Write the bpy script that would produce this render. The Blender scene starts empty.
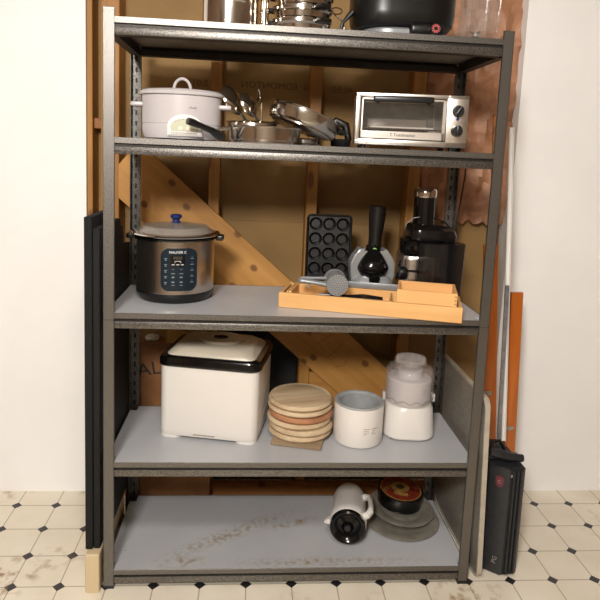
import bpy, bmesh, math, random
from mathutils import Vector, Matrix, Euler
from math import sin, cos, pi, radians as rad

random.seed(7)
C = bpy.context.scene.collection
scene = bpy.context.scene

# ------------------------------------------------------------------ camera
def look_axes(yaw, pitch, roll):
    cy, sy, cp, sp = cos(yaw), sin(yaw), cos(pitch), sin(pitch)
    f = Vector((-sy * cp, cy * cp, sp)); r0 = Vector((cy, sy, 0)); u0 = r0.cross(f)
    r = cos(roll) * r0 + sin(roll) * u0
    u = -sin(roll) * r0 + cos(roll) * u0
    return r, u, f
r_, u_, f_ = look_axes(-0.079, -0.134, 0.0427)
cam_data = bpy.data.cameras.new('camera')
cam = bpy.data.objects.new('camera', cam_data); C.objects.link(cam)
cam_data.sensor_fit = 'HORIZONTAL'; cam_data.sensor_width = 36.0
cam_data.lens = 36.0
cam_data.shift_x = 2.2 / 600; cam_data.shift_y = -65.5 / 600
mw = Matrix(((r_.x, u_.x, -f_.x, 0), (r_.y, u_.y, -f_.y, 0), (r_.z, u_.z, -f_.z, 0), (0, 0, 0, 1)))
cam.matrix_world = Matrix.Translation((-0.1665, -1.8263, 1.436)) @ mw
cam_data.clip_start = 0.05
scene.camera = cam

# ------------------------------------------------------------------ world, lights, exposure
w = bpy.data.worlds.new('world'); scene.world = w; w.use_nodes = True
w.node_tree.nodes['Background'].inputs[0].default_value = (1.0, 0.93, 0.85, 1)
w.node_tree.nodes['Background'].inputs[1].default_value = 0.25
def area(name, loc, target, size, power, col, spread=180):
    l = bpy.data.lights.new(name, 'AREA'); l.shape = 'DISK'; l.size = size; l.energy = power; l.color = col
    l.spread = rad(spread)
    o = bpy.data.objects.new(name, l); C.objects.link(o); o.location = loc
    o.rotation_euler = (Vector(target) - Vector(loc)).to_track_quat('-Z', 'Y').to_euler()
    return o
area('ceiling_lamp_far', (-0.72, -2.65, 2.40), (-0.1, 0.2, 0.6), 0.5, 68, (1.0, 0.96, 0.915))
area('ceiling_lamp_near', (-0.2, -1.45, 2.46), (-0.1, 0.1, 0.0), 0.4, 17, (1.0, 0.95, 0.90))
scene.view_settings.view_transform = 'Standard'
scene.view_settings.look = 'None'
scene.view_settings.gamma = 1.0
scene.view_settings.use_curve_mapping = False
scene.view_settings.exposure = 0.55

# ------------------------------------------------------------------ materials
def lin(c):
    return tuple(((x / 255) / 12.92 if x / 255 <= 0.04045 else ((x / 255 + 0.055) / 1.055) ** 2.4) for x in c) + (1,)
def base_mat(name, col, rough=0.5, metal=0.0, **kw):
    m = bpy.data.materials.new(name); m.use_nodes = True
    b = m.node_tree.nodes['Principled BSDF']
    b.inputs['Base Color'].default_value = lin(col); b.inputs['Roughness'].default_value = rough
    b.inputs['Metallic'].default_value = metal
    for k, v in kw.items():
        b.inputs[k.replace('_', ' ')].default_value = v
    return m
def nd(m, t, **kw):
    n = m.node_tree.nodes.new(t)
    for k, v in kw.items(): setattr(n, k, v)
    return n
def ln(m, a, b): m.node_tree.links.new(a, b)
def vecin(m, scale=(1, 1, 1), rot=(0, 0, 0)):
    tc = nd(m, 'ShaderNodeTexCoord'); mp = nd(m, 'ShaderNodeMapping')
    mp.inputs['Scale'].default_value = scale; mp.inputs['Rotation'].default_value = rot
    ln(m, tc.outputs['Object'], mp.inputs['Vector']); return mp.outputs['Vector']
def ramp(m, fac, stops):
    r = nd(m, 'ShaderNodeValToRGB'); e = r.color_ramp.elements
    while len(e) < len(stops): e.new(0.5)
    for i, (p, c) in enumerate(stops): e[i].position = p; e[i].color = lin(c)
    ln(m, fac, r.inputs[0]); return r.outputs[0]
def bump(m, h, strength=0.3, dist=0.002):
    b = nd(m, 'ShaderNodeBump'); b.inputs['Strength'].default_value = strength; b.inputs['Distance'].default_value = dist
    ln(m, h, b.inputs['Height']); ln(m, b.outputs[0], m.node_tree.nodes['Principled BSDF'].inputs['Normal'])
def noisy(name, c1, c2, scale=20, rough=0.5, metal=0.0, stretch=(1, 1, 1), bmp=0.0, detail=4, lo=.35, hi=.65, **kw):
    m = base_mat(name, c1, rough, metal, **kw)
    n = nd(m, 'ShaderNodeTexNoise'); n.inputs['Scale'].default_value = scale; n.inputs['Detail'].default_value = detail
    ln(m, vecin(m, stretch), n.inputs['Vector'])
    ln(m, ramp(m, n.outputs['Fac'], [(lo, c1), (hi, c2)]), m.node_tree.nodes['Principled BSDF'].inputs['Base Color'])
    if bmp: bump(m, n.outputs['Fac'], bmp)
    return m
def wood(name, c1, c2, axis='x', rough=0.55, knots=False, grain=26, coat=0.0, kcol=(104, 60, 28)):
    m = base_mat(name, c1, rough); P = m.node_tree.nodes['Principled BSDF']
    s = {'x': (0.7, 8, 8), 'y': (8, 0.7, 8), 'z': (8, 8, 0.7)}[axis]
    n = nd(m, 'ShaderNodeTexNoise'); n.inputs['Scale'].default_value = grain / 8; n.inputs['Detail'].default_value = 7
    n.inputs['Distortion'].default_value = 0.6
    ln(m, vecin(m, s), n.inputs['Vector'])
    col = ramp(m, n.outputs['Fac'], [(.3, c1), (.72, c2)])
    if knots:
        v = nd(m, 'ShaderNodeTexVoronoi'); v.voronoi_dimensions = '2D'; v.inputs['Scale'].default_value = 7.5
        ln(m, vecin(m, (.8, 0.0, 1) if axis == 'x' else (1, 0.0, .35), (pi / 2, 0, 0)), v.inputs['Vector'])
        k = ramp(m, v.outputs['Distance'], [(.07, (235, 235, 235)), (.12, (0, 0, 0))])
        mx = nd(m, 'ShaderNodeMix', data_type='RGBA'); ln(m, k, mx.inputs[0]); ln(m, col, mx.inputs[6])
        mx.inputs[7].default_value = lin(kcol); col = mx.outputs[2]
    ln(m, col, P.inputs['Base Color']); bump(m, n.outputs['Fac'], 0.12)
    P.inputs['Coat Weight'].default_value = coat
    return m
def brushed(name, col, rough=0.28, axis='x', streak=90):
    m = base_mat(name, col, rough, 1.0); P = m.node_tree.nodes['Principled BSDF']
    s = {'x': (1, streak, streak), 'z': (streak, streak, 1)}[axis]
    n = nd(m, 'ShaderNodeTexNoise'); n.inputs['Scale'].default_value = 3; n.inputs['Detail'].default_value = 3
    ln(m, vecin(m, s), n.inputs['Vector'])
    mr = nd(m, 'ShaderNodeMapRange'); mr.inputs[3].default_value = rough - .07; mr.inputs[4].default_value = rough + .1
    ln(m, n.outputs['Fac'], mr.inputs[0]); ln(m, mr.outputs[0], P.inputs['Roughness'])
    return m
def turned(name, col, rough=0.3, an=0.85):
    m = base_mat(name, col, rough, 1.0); P = m.node_tree.nodes['Principled BSDF']
    P.inputs['Anisotropic'].default_value = an
    tg = nd(m, 'ShaderNodeTangent'); tg.direction_type = 'RADIAL'; tg.axis = 'Z'
    ln(m, tg.outputs[0], P.inputs['Tangent']); return m
def glass(name, col=(255, 255, 255), rough=0.03, alpha=0.2, tint=(225, 222, 220)):
    m = base_mat(name, tint, rough); P = m.node_tree.nodes['Principled BSDF']
    P.inputs['Alpha'].default_value = alpha; P.inputs['Specular IOR Level'].default_value = 0.8
    return m

# hammered dark silver paint of the shelving unit
def hammered():
    m = base_mat('hammered_paint', (120, 114, 107), 0.42, 0.88); P = m.node_tree.nodes['Principled BSDF']
    v = nd(m, 'ShaderNodeTexNoise'); v.inputs['Scale'].default_value = 420; v.inputs['Detail'].default_value = 1
    ln(m, vecin(m), v.inputs['Vector'])
    ln(m, ramp(m, v.outputs['Fac'], [(.40, (88, 85, 81)), (.60, (140, 136, 130))]), P.inputs['Base Color'])
    bump(m, v.outputs['Fac'], 0.28, 0.0006)
    return m
HAM = hammered()
DARKMETAL = noisy('dark_beam_metal', (44, 41, 38), (60, 56, 52), 120, 0.5, 0.6)

def deck_mat(name, stains):
    m = base_mat(name, (176, 180, 184), 0.33); P = m.node_tree.nodes['Principled BSDF']
    n = nd(m, 'ShaderNodeTexNoise'); n.inputs['Scale'].default_value = 3.0; n.inputs['Detail'].default_value = 3
    v = vecin(m); ln(m, v, n.inputs['Vector'])
    col = ramp(m, n.outputs['Fac'], [(.3, (172, 173, 176)), (.7, (186, 187, 189))])
    n2 = nd(m, 'ShaderNodeTexNoise'); n2.inputs['Scale'].default_value = 60; n2.inputs['Detail'].default_value = 5
    ln(m, v, n2.inputs['Vector'])
    # specks of dirt everywhere
    sp = nd(m, 'ShaderNodeTexVoronoi'); sp.inputs['Scale'].default_value = 26; ln(m, v, sp.inputs['Vector'])
    k = ramp(m, sp.outputs['Distance'], [(.045, (255, 255, 255)), (.07, (0, 0, 0))])
    big = nd(m, 'ShaderNodeTexNoise'); big.inputs['Scale'].default_value = 4; ln(m, v, big.inputs['Vector'])
    k2 = ramp(m, big.outputs['Fac'], [(.56, (0, 0, 0)), (.6, (255, 255, 255))])
    mul = nd(m, 'ShaderNodeMath', operation='MULTIPLY'); ln(m, k, mul.inputs[0]); ln(m, k2, mul.inputs[1])
    mx = nd(m, 'ShaderNodeMix', data_type='RGBA'); ln(m, mul.outputs[0], mx.inputs[0]); ln(m, col, mx.inputs[6])
    mx.inputs[7].default_value = lin((92, 76, 60)); col = mx.outputs[2]
    for (ax, ay, bx_, by_, wd, amt, sc) in stains:
        # a smear along the line a-b, broken up by noise
        sep = nd(m, 'ShaderNodeSeparateXYZ'); ln(m, v, sep.inputs[0])
        L = math.hypot(bx_ - ax, by_ - ay); dx, dy = (bx_ - ax) / L, (by_ - ay) / L
        def lincomb(cx, cy, c0):
            a = nd(m, 'ShaderNodeMath', operation='MULTIPLY'); ln(m, sep.outputs[0], a.inputs[0]); a.inputs[1].default_value = cx
            b = nd(m, 'ShaderNodeMath', operation='MULTIPLY_ADD'); ln(m, sep.outputs[1], b.inputs[0]); b.inputs[1].default_value = cy
            ln(m, a.outputs[0], b.inputs[2])
            c = nd(m, 'ShaderNodeMath', operation='ADD'); ln(m, b.outputs[0], c.inputs[0]); c.inputs[1].default_value = c0
            return c.outputs[0]
        across = lincomb(-dy, dx, dy * ax - dx * ay)
        along = lincomb(dx, dy, -dx * (ax + bx_) / 2 - dy * (ay + by_) / 2)
        def fall(s, w_):
            a = nd(m, 'ShaderNodeMath', operation='ABSOLUTE'); ln(m, s, a.inputs[0])
            r = nd(m, 'ShaderNodeMapRange', interpolation_type='SMOOTHSTEP'); r.inputs[1].default_value = 0; r.inputs[2].default_value = w_
            r.inputs[3].default_value = 1; r.inputs[4].default_value = 0; ln(m, a.outputs[0], r.inputs[0]); return r.outputs[0]
        f = nd(m, 'ShaderNodeMath', operation='MULTIPLY'); ln(m, fall(across, wd), f.inputs[0]); ln(m, fall(along, L * .62), f.inputs[1])
        nn = nd(m, 'ShaderNodeTexNoise'); nn.inputs['Scale'].default_value = sc; nn.inputs['Detail'].default_value = 8
        ln(m, v, nn.inputs['Vector'])
        g = nd(m, 'ShaderNodeMapRange'); g.inputs[1].default_value = .42; g.inputs[2].default_value = .72; ln(m, nn.outputs['Fac'], g.inputs[0])
        h = nd(m, 'ShaderNodeMath', operation='MULTIPLY'); ln(m, f.outputs[0], h.inputs[0]); ln(m, g.outputs[0], h.inputs[1])
        h2 = nd(m, 'ShaderNodeMath', operation='MULTIPLY', use_clamp=True); ln(m, h.outputs[0], h2.inputs[0]); h2.inputs[1].default_value = amt
        mx = nd(m, 'ShaderNodeMix', data_type='RGBA'); ln(m, h2.outputs[0], mx.inputs[0]); ln(m, col, mx.inputs[6])
        mx.inputs[7].default_value = lin((136, 112, 70)); col = mx.outputs[2]
    ln(m, col, P.inputs['Base Color'])
    return m
DECK_CLEAN = deck_mat('grey_melamine', [])
DECK_LOW = deck_mat('stained_grey_melamine', [(-.46, .03, .05, .34, .05, 1.1, 60), (-.45, .03, -.28, .04, .04, 1.4, 50), (-.22, .03, .5, .03, .035, 1.0, 60),
                                              (-.1, .20, .12, .28, .03, 1.2, 40)])
PLYEDGE = noisy('particle_board_underside', (112, 104, 92), (128, 119, 106), 40, 0.8)

WHITE_WALL = noisy('white_wall_paint', (246, 245, 243), (250, 249, 247), 4, 0.8)
ROOM_WALL = noisy('utility_room_wall', (128, 104, 82), (116, 94, 74), 3, 0.85)
ROOM_FRONT = base_mat('front_wall_paint', (208, 196, 182), 0.85)
CEIL = base_mat('ceiling_paint', (196, 186, 174), 0.9)
SHEATH = noisy('kraft_sheathing', (136, 106, 62), (152, 120, 72), 5, 0.75, detail=6)
STUD = wood('stud_pine', (178, 128, 62), (148, 100, 44), 'z', knots=True)
PLANK = wood('brace_pine', (196, 144, 74), (168, 116, 52), 'x', knots=True, grain=22)
PLATE = wood('plate_pine', (170, 112, 56), (140, 88, 42), 'x', knots=True)
INK = base_mat('faint_black_ink', (104, 76, 46), 0.8)
REDINK = base_mat('red_crayon', (150, 62, 34), 0.8)
def insulation():
    m = base_mat('pink_insulation_under_plastic', (190, 120, 88), 0.55); P = m.node_tree.nodes['Principled BSDF']
    n = nd(m, 'ShaderNodeTexNoise'); n.inputs['Scale'].default_value = 7; n.inputs['Detail'].default_value = 7; n.inputs['Distortion'].default_value = 1.4
    ln(m, vecin(m), n.inputs['Vector'])
    ln(m, ramp(m, n.outputs['Fac'], [(.3, (150, 104, 74)), (.5, (172, 124, 92)), (.7, (192, 150, 120))]), P.inputs['Base Color'])
    bump(m, n.outputs['Fac'], 0.5, 0.02); return m
INSUL = insulation()

def floor_mat():
    m = base_mat('cream_diamond_tile', (226, 214, 192), 0.35); P = m.node_tree.nodes['Principled BSDF']
    v = vecin(m)
    sep = nd(m, 'ShaderNodeSeparateXYZ'); ln(m, v, sep.inputs[0])
    def cell(out, off):
        a = nd(m, 'ShaderNodeMath', operation='MULTIPLY_ADD'); ln(m, out, a.inputs[0]); a.inputs[1].default_value = 1 / .1525; a.inputs[2].default_value = off
        fr = nd(m, 'ShaderNodeMath', operation='FRACT'); ln(m, a.outputs[0], fr.inputs[0])
        s = nd(m, 'ShaderNodeMath', operation='SUBTRACT'); ln(m, fr.outputs[0], s.inputs[0]); s.inputs[1].default_value = .5
        ab = nd(m, 'ShaderNodeMath', operation='ABSOLUTE'); ln(m, s.outputs[0], ab.inputs[0]); return ab.outputs[0]
    ax = cell(sep.outputs[0], .5 - (.007 / .1525) + 0); ay = cell(sep.outputs[1], .5 - (.013 / .1525))
    sm = nd(m, 'ShaderNodeMath', operation='ADD'); ln(m, ax, sm.inputs[0]); ln(m, ay, sm.inputs[1])
    dia = nd(m, 'ShaderNodeMath', operation='LESS_THAN'); ln(m, sm.outputs[0], dia.inputs[0]); dia.inputs[1].default_value = .135
    mn = nd(m, 'ShaderNodeMath', operation='MINIMUM'); ln(m, ax, mn.inputs[0]); ln(m, ay, mn.inputs[1])
    gr = nd(m, 'ShaderNodeMath', operation='LESS_THAN'); ln(m, mn.outputs[0], gr.inputs[0]); gr.inputs[1].default_value = .013
    n = nd(m, 'ShaderNodeTexNoise'); n.inputs['Scale'].default_value = 6; n.inputs['Detail'].default_value = 5; ln(m, v, n.inputs['Vector'])
    col = ramp(m, n.outputs['Fac'], [(.35, (236, 228, 210)), (.7, (226, 216, 196))])
    def mix(fac, col, c):
        mx = nd(m, 'ShaderNodeMix', data_type='RGBA'); ln(m, fac, mx.inputs[0]); ln(m, col, mx.inputs[6]); mx.inputs[7].default_value = lin(c); return mx.outputs[2]
    col = mix(gr.outputs[0], col, (176, 164, 142)); col = mix(dia.outputs[0], col, (38, 36, 38))
    # rusty dirt near the foot of the shelving
    n2 = nd(m, 'ShaderNodeTexNoise'); n2.inputs['Scale'].default_value = 22; n2.inputs['Detail'].default_value = 8; ln(m, v, n2.inputs['Vector'])
    g = nd(m, 'ShaderNodeMapRange'); g.inputs[1].default_value = .5; g.inputs[2].default_value = .68; ln(m, n2.outputs['Fac'], g.inputs[0])
    n3 = nd(m, 'ShaderNodeTexNoise'); n3.inputs['Scale'].default_value = 2.6; ln(m, v, n3.inputs['Vector'])
    g3 = nd(m, 'ShaderNodeMapRange'); g3.inputs[1].default_value = .55; g3.inputs[2].default_value = .68; ln(m, n3.outputs['Fac'], g3.inputs[0])
    ay2 = nd(m, 'ShaderNodeMapRange'); ay2.inputs[1].default_value = -.28; ay2.inputs[2].default_value = -.03; ln(m, sep.outputs[1], ay2.inputs[0])
    q = nd(m, 'ShaderNodeMath', operation='MULTIPLY'); ln(m, g.outputs[0], q.inputs[0]); ln(m, g3.outputs[0], q.inputs[1])
    q2 = nd(m, 'ShaderNodeMath', operation='MULTIPLY'); ln(m, q.outputs[0], q2.inputs[0]); ln(m, ay2.outputs[0], q2.inputs[1])
    col = mix(q2.outputs[0], col, (150, 112, 62))
    ln(m, col, P.inputs['Base Color']); return m
TILE = floor_mat()

STEEL = brushed('brushed_steel', (216, 209, 200), 0.30)
PANSTEEL = base_mat('pan_steel', (204, 196, 186), 0.15, 1.0)
STEELV = turned('brushed_steel_side', (210, 203, 194), 0.24)
CHROME = base_mat('polished_steel', (206, 198, 188), 0.12, 1.0)
DULLSTEEL = noisy('scratched_aluminium', (176, 170, 156), (156, 150, 138), 30, 0.42, 0.45)
BLK = noisy('black_plastic', (12, 12, 12), (17, 16, 16), 60, 0.34)
BLKGLOSS = base_mat('glossy_black', (12, 12, 12), 0.12)
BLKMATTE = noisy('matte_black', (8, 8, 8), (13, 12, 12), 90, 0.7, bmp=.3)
WHITEP = base_mat('white_plastic', (220, 215, 208), 0.3)
CREAMP = base_mat('cream_plastic', (216, 206, 186), 0.35)
GREYWHITE = base_mat('pale_grey_enamel', (188, 182, 182), 0.25)
GREYP = noisy('grey_plastic', (132, 134, 136), (142, 144, 146), 30, 0.4, 0.3)
SILVERP = base_mat('silver_plastic', (168, 170, 172), 0.3, 0.5)
CLEARDIM = glass('thin_clear_plastic', alpha=.14, tint=(150, 144, 138))
CLEAR = glass('clear_plastic', alpha=.24, tint=(215, 205, 200))
SMOKE = glass('smoked_plastic', alpha=.72, tint=(22, 22, 24), rough=.08)
LIDGLASS = glass('lid_glass', alpha=.45, tint=(170, 160, 148))
OVENGLASS = glass('oven_glass', alpha=.10, tint=(90, 90, 90), rough=.04)
BLUE = base_mat('blue_plastic', (30, 44, 96), 0.25)
TRAYWOOD = wood('pale_beech', (226, 178, 116), (212, 160, 98), 'x', rough=.45, grain=30)
BOARDWOOD = wood('worn_board_wood', (208, 186, 152), (164, 138, 106), 'x', rough=.7, grain=24)
REDWOOD = wood('reddish_board_wood', (176, 124, 86), (140, 92, 62), 'x', rough=.7)
GREYWOOD = wood('grey_worn_wood', (176, 154, 122), (118, 96, 72), 'x', rough=.75, grain=30)
ORANGEWOOD = wood('varnished_orange_wood', (190, 104, 34), (158, 78, 22), 'z', rough=.28, coat=.4)
CARD = noisy('brown_cardboard', (142, 96, 54), (126, 82, 46), 12, 0.8)
TEXTDK = base_mat('dark_print', (40, 36, 34), 0.6)
TEXTGY = base_mat('grey_print', (140, 132, 124), 0.6)
TEXTWH = base_mat('white_print', (220, 222, 224), 0.5)

# ------------------------------------------------------------------ mesh helpers
class B:
    """Collects shapes into one mesh."""
    def __init__(s): s.bm = bmesh.new(); s.mi = 0
    def _t(s, vs, M):
        if M is not None: bmesh.ops.transform(s.bm, matrix=M, verts=vs)
    def _m(s, fs):
        for f in fs: f.material_index = s.mi
    def box(s, x0, x1, y0, y1, z0, z1, bev=0, seg=2, M=None):
        t = bmesh.new(); r = bmesh.ops.create_cube(t, size=1)
        bmesh.ops.scale(t, vec=(x1 - x0, y1 - y0, z1 - z0), verts=t.verts)
        bmesh.ops.translate(t, vec=((x0 + x1) / 2, (y0 + y1) / 2, (z0 + z1) / 2), verts=t.verts)
        if bev: bmesh.ops.bevel(t, geom=list(t.edges), offset=bev, segments=seg, affect='EDGES', profile=.5)
        s.join(t, M); return s
    def join(s, t, M=None):
        if M is not None: bmesh.ops.transform(t, matrix=M, verts=t.verts)
        me = bpy.data.meshes.new('tmp'); t.to_mesh(me); t.free()
        n = len(s.bm.faces); s.bm.from_mesh(me); bpy.data.meshes.remove(me)
        s.bm.faces.ensure_lookup_table()
        for f in s.bm.faces[n:]: f.material_index = s.mi
    def lathe(s, prof, n=48, M=None, sx=1, sy=1, rfun=None):
        """prof: (radius, z) list; closed where radius is 0"""
        t = bmesh.new(); rings = []
        for r, z in prof:
            if r <= 1e-6: rings.append([t.verts.new((0, 0, z))])
            else:
                rings.append([t.verts.new(((r * (rfun(2 * pi * i / n) if rfun else 1)) * cos(2 * pi * i / n) * sx,
                                           (r * (rfun(2 * pi * i / n) if rfun else 1)) * sin(2 * pi * i / n) * sy, z)) for i in range(n)])
        for a, b in zip(rings, rings[1:]):
            for i in range(n):
                j = (i + 1) % n
                if len(a) == 1 and len(b) == 1: continue
                if len(a) == 1: t.faces.new((a[0], b[j], b[i]))
                elif len(b) == 1: t.faces.new((a[i], a[j], b[0]))
                else: t.faces.new((a[i], a[j], b[j], b[i]))
        bmesh.ops.recalc_face_normals(t, faces=t.faces)
        s.join(t, M); return s
    def tube(s, pts, r, n=10, M=None, closed=False, flat=1.0):
        t = bmesh.new(); pts = [Vector(p) for p in pts]; rings = []
        N = len(pts); up0 = None
        for i, p in enumerate(pts):
            a = pts[(i - 1) % N] if (closed or i > 0) else pts[0]
            b = pts[(i + 1) % N] if (closed or i < N - 1) else pts[-1]
            d = (b - a).normalized()
            if up0 is None:
                up0 = Vector((0, 0, 1)) if abs(d.z) < .9 else Vector((0, 1, 0))
            u = (up0 - d * up0.dot(d)).normalized(); up0 = u; v = d.cross(u)
            rr = r[i] if isinstance(r, (list, tuple)) else r
            rings.append([t.verts.new(p + u * rr * flat * cos(2 * pi * k / n) + v * rr * sin(2 * pi * k / n)) for k in range(n)])
        rng = range(N) if closed else range(N - 1)
        for i in rng:
            a, b = rings[i], rings[(i + 1) % N]
            for k in range(n):
                t.faces.new((a[k], a[(k + 1) % n], b[(k + 1) % n], b[k]))
        if not closed:
            t.faces.new(rings[0]); t.faces.new(list(reversed(rings[-1])))
        bmesh.ops.recalc_face_normals(t, faces=t.faces)
        s.join(t, M); return s
    def prism(s, outline, z0, z1, M=None, bev=0):
        t = bmesh.new()
        a = [t.verts.new((x, y, z0)) for x, y in outline]; b = [t.verts.new((x, y, z1)) for x, y in outline]
        n = len(a); t.faces.new(list(reversed(a))); t.faces.new(b)
        for i in range(n): t.faces.new((a[i], a[(i + 1) % n], b[(i + 1) % n], b[i]))
        if bev:
            es = [e for e in t.edges if abs(e.verts[0].co.z - e.verts[1].co.z) < 1e-6]
            bmesh.ops.bevel(t, geom=es, offset=bev, segments=2, affect='EDGES')
        bmesh.ops.recalc_face_normals(t, faces=t.faces)
        s.join(t, M); return s
    def loft(s, sections, M=None, cap=True):
        """sections: list of point lists (same length)"""
        t = bmesh.new(); rs = [[t.verts.new(p) for p in sec] for sec in sections]; n = len(rs[0])
        for a, b in zip(rs, rs[1:]):
            for i in range(n): t.faces.new((a[i], a[(i + 1) % n], b[(i + 1) % n], b[i]))
        if cap: t.faces.new(list(reversed(rs[0]))); t.faces.new(rs[-1])
        bmesh.ops.recalc_face_normals(t, faces=t.faces)
        s.join(t, M); return s

def rrect(w_, d_, r, z=None, n=6, cx=0, cy=0):
    pts = []
    for (sx, sy, a0) in ((1, 1, 0), (-1, 1, 90), (-1, -1, 180), (1, -1, 270)):
        for k in range(n + 1):
            a = rad(a0 + 90 * k / n)
            p = (cx + sx * (w_ / 2 - r) + r * cos(a), cy + sy * (d_ / 2 - r) + r * sin(a))
            pts.append(p if z is None else p + (z,))
    return pts

def obj(name, b, mats, parent=None, angle=32, label=None):
    bm = b.bm
    for f in bm.faces: f.smooth = True
    for e in bm.edges:
        if len(e.link_faces) == 2:
            if e.calc_face_angle(0) > rad(angle): e.smooth = False
        else: e.smooth = False
    me = bpy.data.meshes.new(name); bm.to_mesh(me); bm.free()
    for m in (mats if isinstance(mats, (list, tuple)) else [mats]): me.materials.append(m)
    o = bpy.data.objects.new(name, me); C.objects.link(o)
    if parent is not None: o.parent = parent
    if label: o['label'] = label
    return o
def thing(name, label, cat, loc=(0, 0, 0), rz=0, group=None, rot=None):
    o = bpy.data.objects.new(name, None); C.objects.link(o); o.empty_display_size = .05
    o.location = loc; o.rotation_euler = rot if rot else (0, 0, rz)
    o['label'] = label; o['category'] = cat
    if group: o['group'] = group
    return o
def tag(o, label, cat, group=None, loc=None, rot=None):
    o['label'] = label; o['category'] = cat
    if group: o['group'] = group
    if loc: o.location = loc
    if rot: o.rotation_euler = rot
    return o
def struct(name, b, m, parent=None):
    o = obj(name, b, m, parent)
    if parent is None: o['kind'] = 'structure'
    return o
def dup(root):
    r = root.copy(); C.objects.link(r)
    for ch in list(root.children):
        c = ch.copy(); C.objects.link(c); c.parent = r
        for g in list(ch.children):
            d = g.copy(); C.objects.link(d); d.parent = c
    return r
T = Matrix.Translation
def RX(a): return Matrix.Rotation(rad(a), 4, 'X')
def RY(a): return Matrix.Rotation(rad(a), 4, 'Y')
def RZ(a): return Matrix.Rotation(rad(a), 4, 'Z')

def text(name, body, size, m, parent, M, bend=None, thick=0.0004, mirror=False, sx=1.0):
    """lettering as a thin mesh, lying in its local XZ plane facing -Y; bend = radius of a cylinder it wraps"""
    cu = bpy.data.curves.new('txt', 'FONT'); cu.body = body; cu.size = size; cu.align_x = 'CENTER'; cu.align_y = 'CENTER'
    cu.extrude = thick; cu.resolution_u = 2
    to = bpy.data.objects.new('txt', cu); C.objects.link(to)
    dg = bpy.context.evaluated_depsgraph_get(); dg.update()
    me = bpy.data.meshes.new_from_object(to.evaluated_get(dg)); bpy.data.objects.remove(to); bpy.data.curves.remove(cu)
    for v in me.vertices:
        x, y, z = v.co; x *= sx
        if mirror: x = -x
        if bend:
            a = x / bend; v.co = Vector((bend * sin(a) * 1.0 + z * sin(a), bend - (bend + z) * cos(a), y))
        else: v.co = Vector((x, -z, y))
    me.transform(M); me.name = name; me.materials.clear(); me.materials.append(m)
    if mirror: me.flip_normals()
    o = bpy.data.objects.new(name, me); C.objects.link(o); o.parent = parent
    return o

# ------------------------------------------------------------------ the room
XL, XR = -2.1, 2.1; YF, YB = -3.3, 0.68; ZC = 2.5
b = B().box(XL, XR, YF, YB + .1, -.05, 0); struct('floor', b, TILE)
b = B().box(XL, XR, YF, YB + .1, ZC, ZC + .05); struct('ceiling', b, CEIL)
b = B().box(XL - .1, XL, YF, YB, 0, ZC); struct('wall_left', b, ROOM_WALL)
b = B().box(XR, XR + .1, YF, YB, 0, ZC); struct('wall_right', b, ROOM_WALL)
b = B().box(XL, XR, YF - .1, YF, 0, ZC); struct('wall_front', b, ROOM_FRONT)
# the finished drywall either side of the open stud bay
WXL, WXR = -.812, .900
b = B().box(XL, WXL, .574, YB, 0, ZC); struct('wall_back_left', b, WHITE_WALL)
b = B().box(WXR, XR, .574, YB, 0, ZC); struct('wall_back_right', b, WHITE_WALL)
# sheathing seen between the studs
b = B()
b.box(WXL, .47, .672, .684, 1.15, ZC); b.box(WXL, .47, .670, .684, 0, 1.1495)
b.box(.47, WXR, .672, .684, 0, ZC)
sheath = struct('wall_back', b, SHEATH)
for body, x, z in (('G  EDMONTON', -.085, 1.703), ('5:015', -.40, 1.70), ('40:50', .19, 1.70), ('20', -.65, 1.70)):
    text('printed_lettering', body, .036, INK, sheath, T((x, .6715, z)) , mirror=True, sx=1.1)
def stud(x0, x1, z0=0, z1=ZC, y0=.58, y1=.671, m=STUD):
    b = B().box(x0, x1, y0, y1, z0, z1, .002, 1); struct('trim_%d' % (len([o for o in C.objects if o.name.startswith('trim_')]) + 1), b, m)
stud(-.810, -.789); stud(-.752, -.684, y0=.56)
stud(-.340, -.297); stud(.052, .096); stud(.462, .512)
# bottom plate, blocking
b = B().box(-.683, .895, .54, .579, 0, .045, .002, 1); struct('trim_6', b, PLATE)
b = B().box(-.788, -.753, .60, .66, 1.50, 1.54, .002, 1); struct('trim_7', b, PLATE)
# knotty diagonal brace let into the studs
ang = math.atan2(-.872, 1.0)
L = 1.50
b = B().box(-L / 2, L / 2, -.009, .009, -.108, .108, .002, 1)
br = struct('trim_8', b, PLANK); br.location = (-.115, .5695, .880); br.rotation_euler = (0, -ang, 0)
b = B()
for pts in (((.12, .655), (.15, .68), (.18, .70)), ((.17, .60), (.19, .59), (.2, .605), (.18, .61), (.17, .60)), ((.16, .60), (.20, .63), (.225, .66), (.22, .64)), ((.2, .56), (.24, .57), (.255, .60)), ((.1, .70), (.13, .71), (.16, .69)), ((.06, .70), (.09, .72), (.11, .71))):
    b.tube([(x, .560, z) for x, z in pts], .0009, 5)
obj('crayon_mark', b, REDINK, sheath)
b = B().box(.097, .461, .59, .63, .10, .53, .002, 1); struct('trim_9', b, PLANK)
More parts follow.
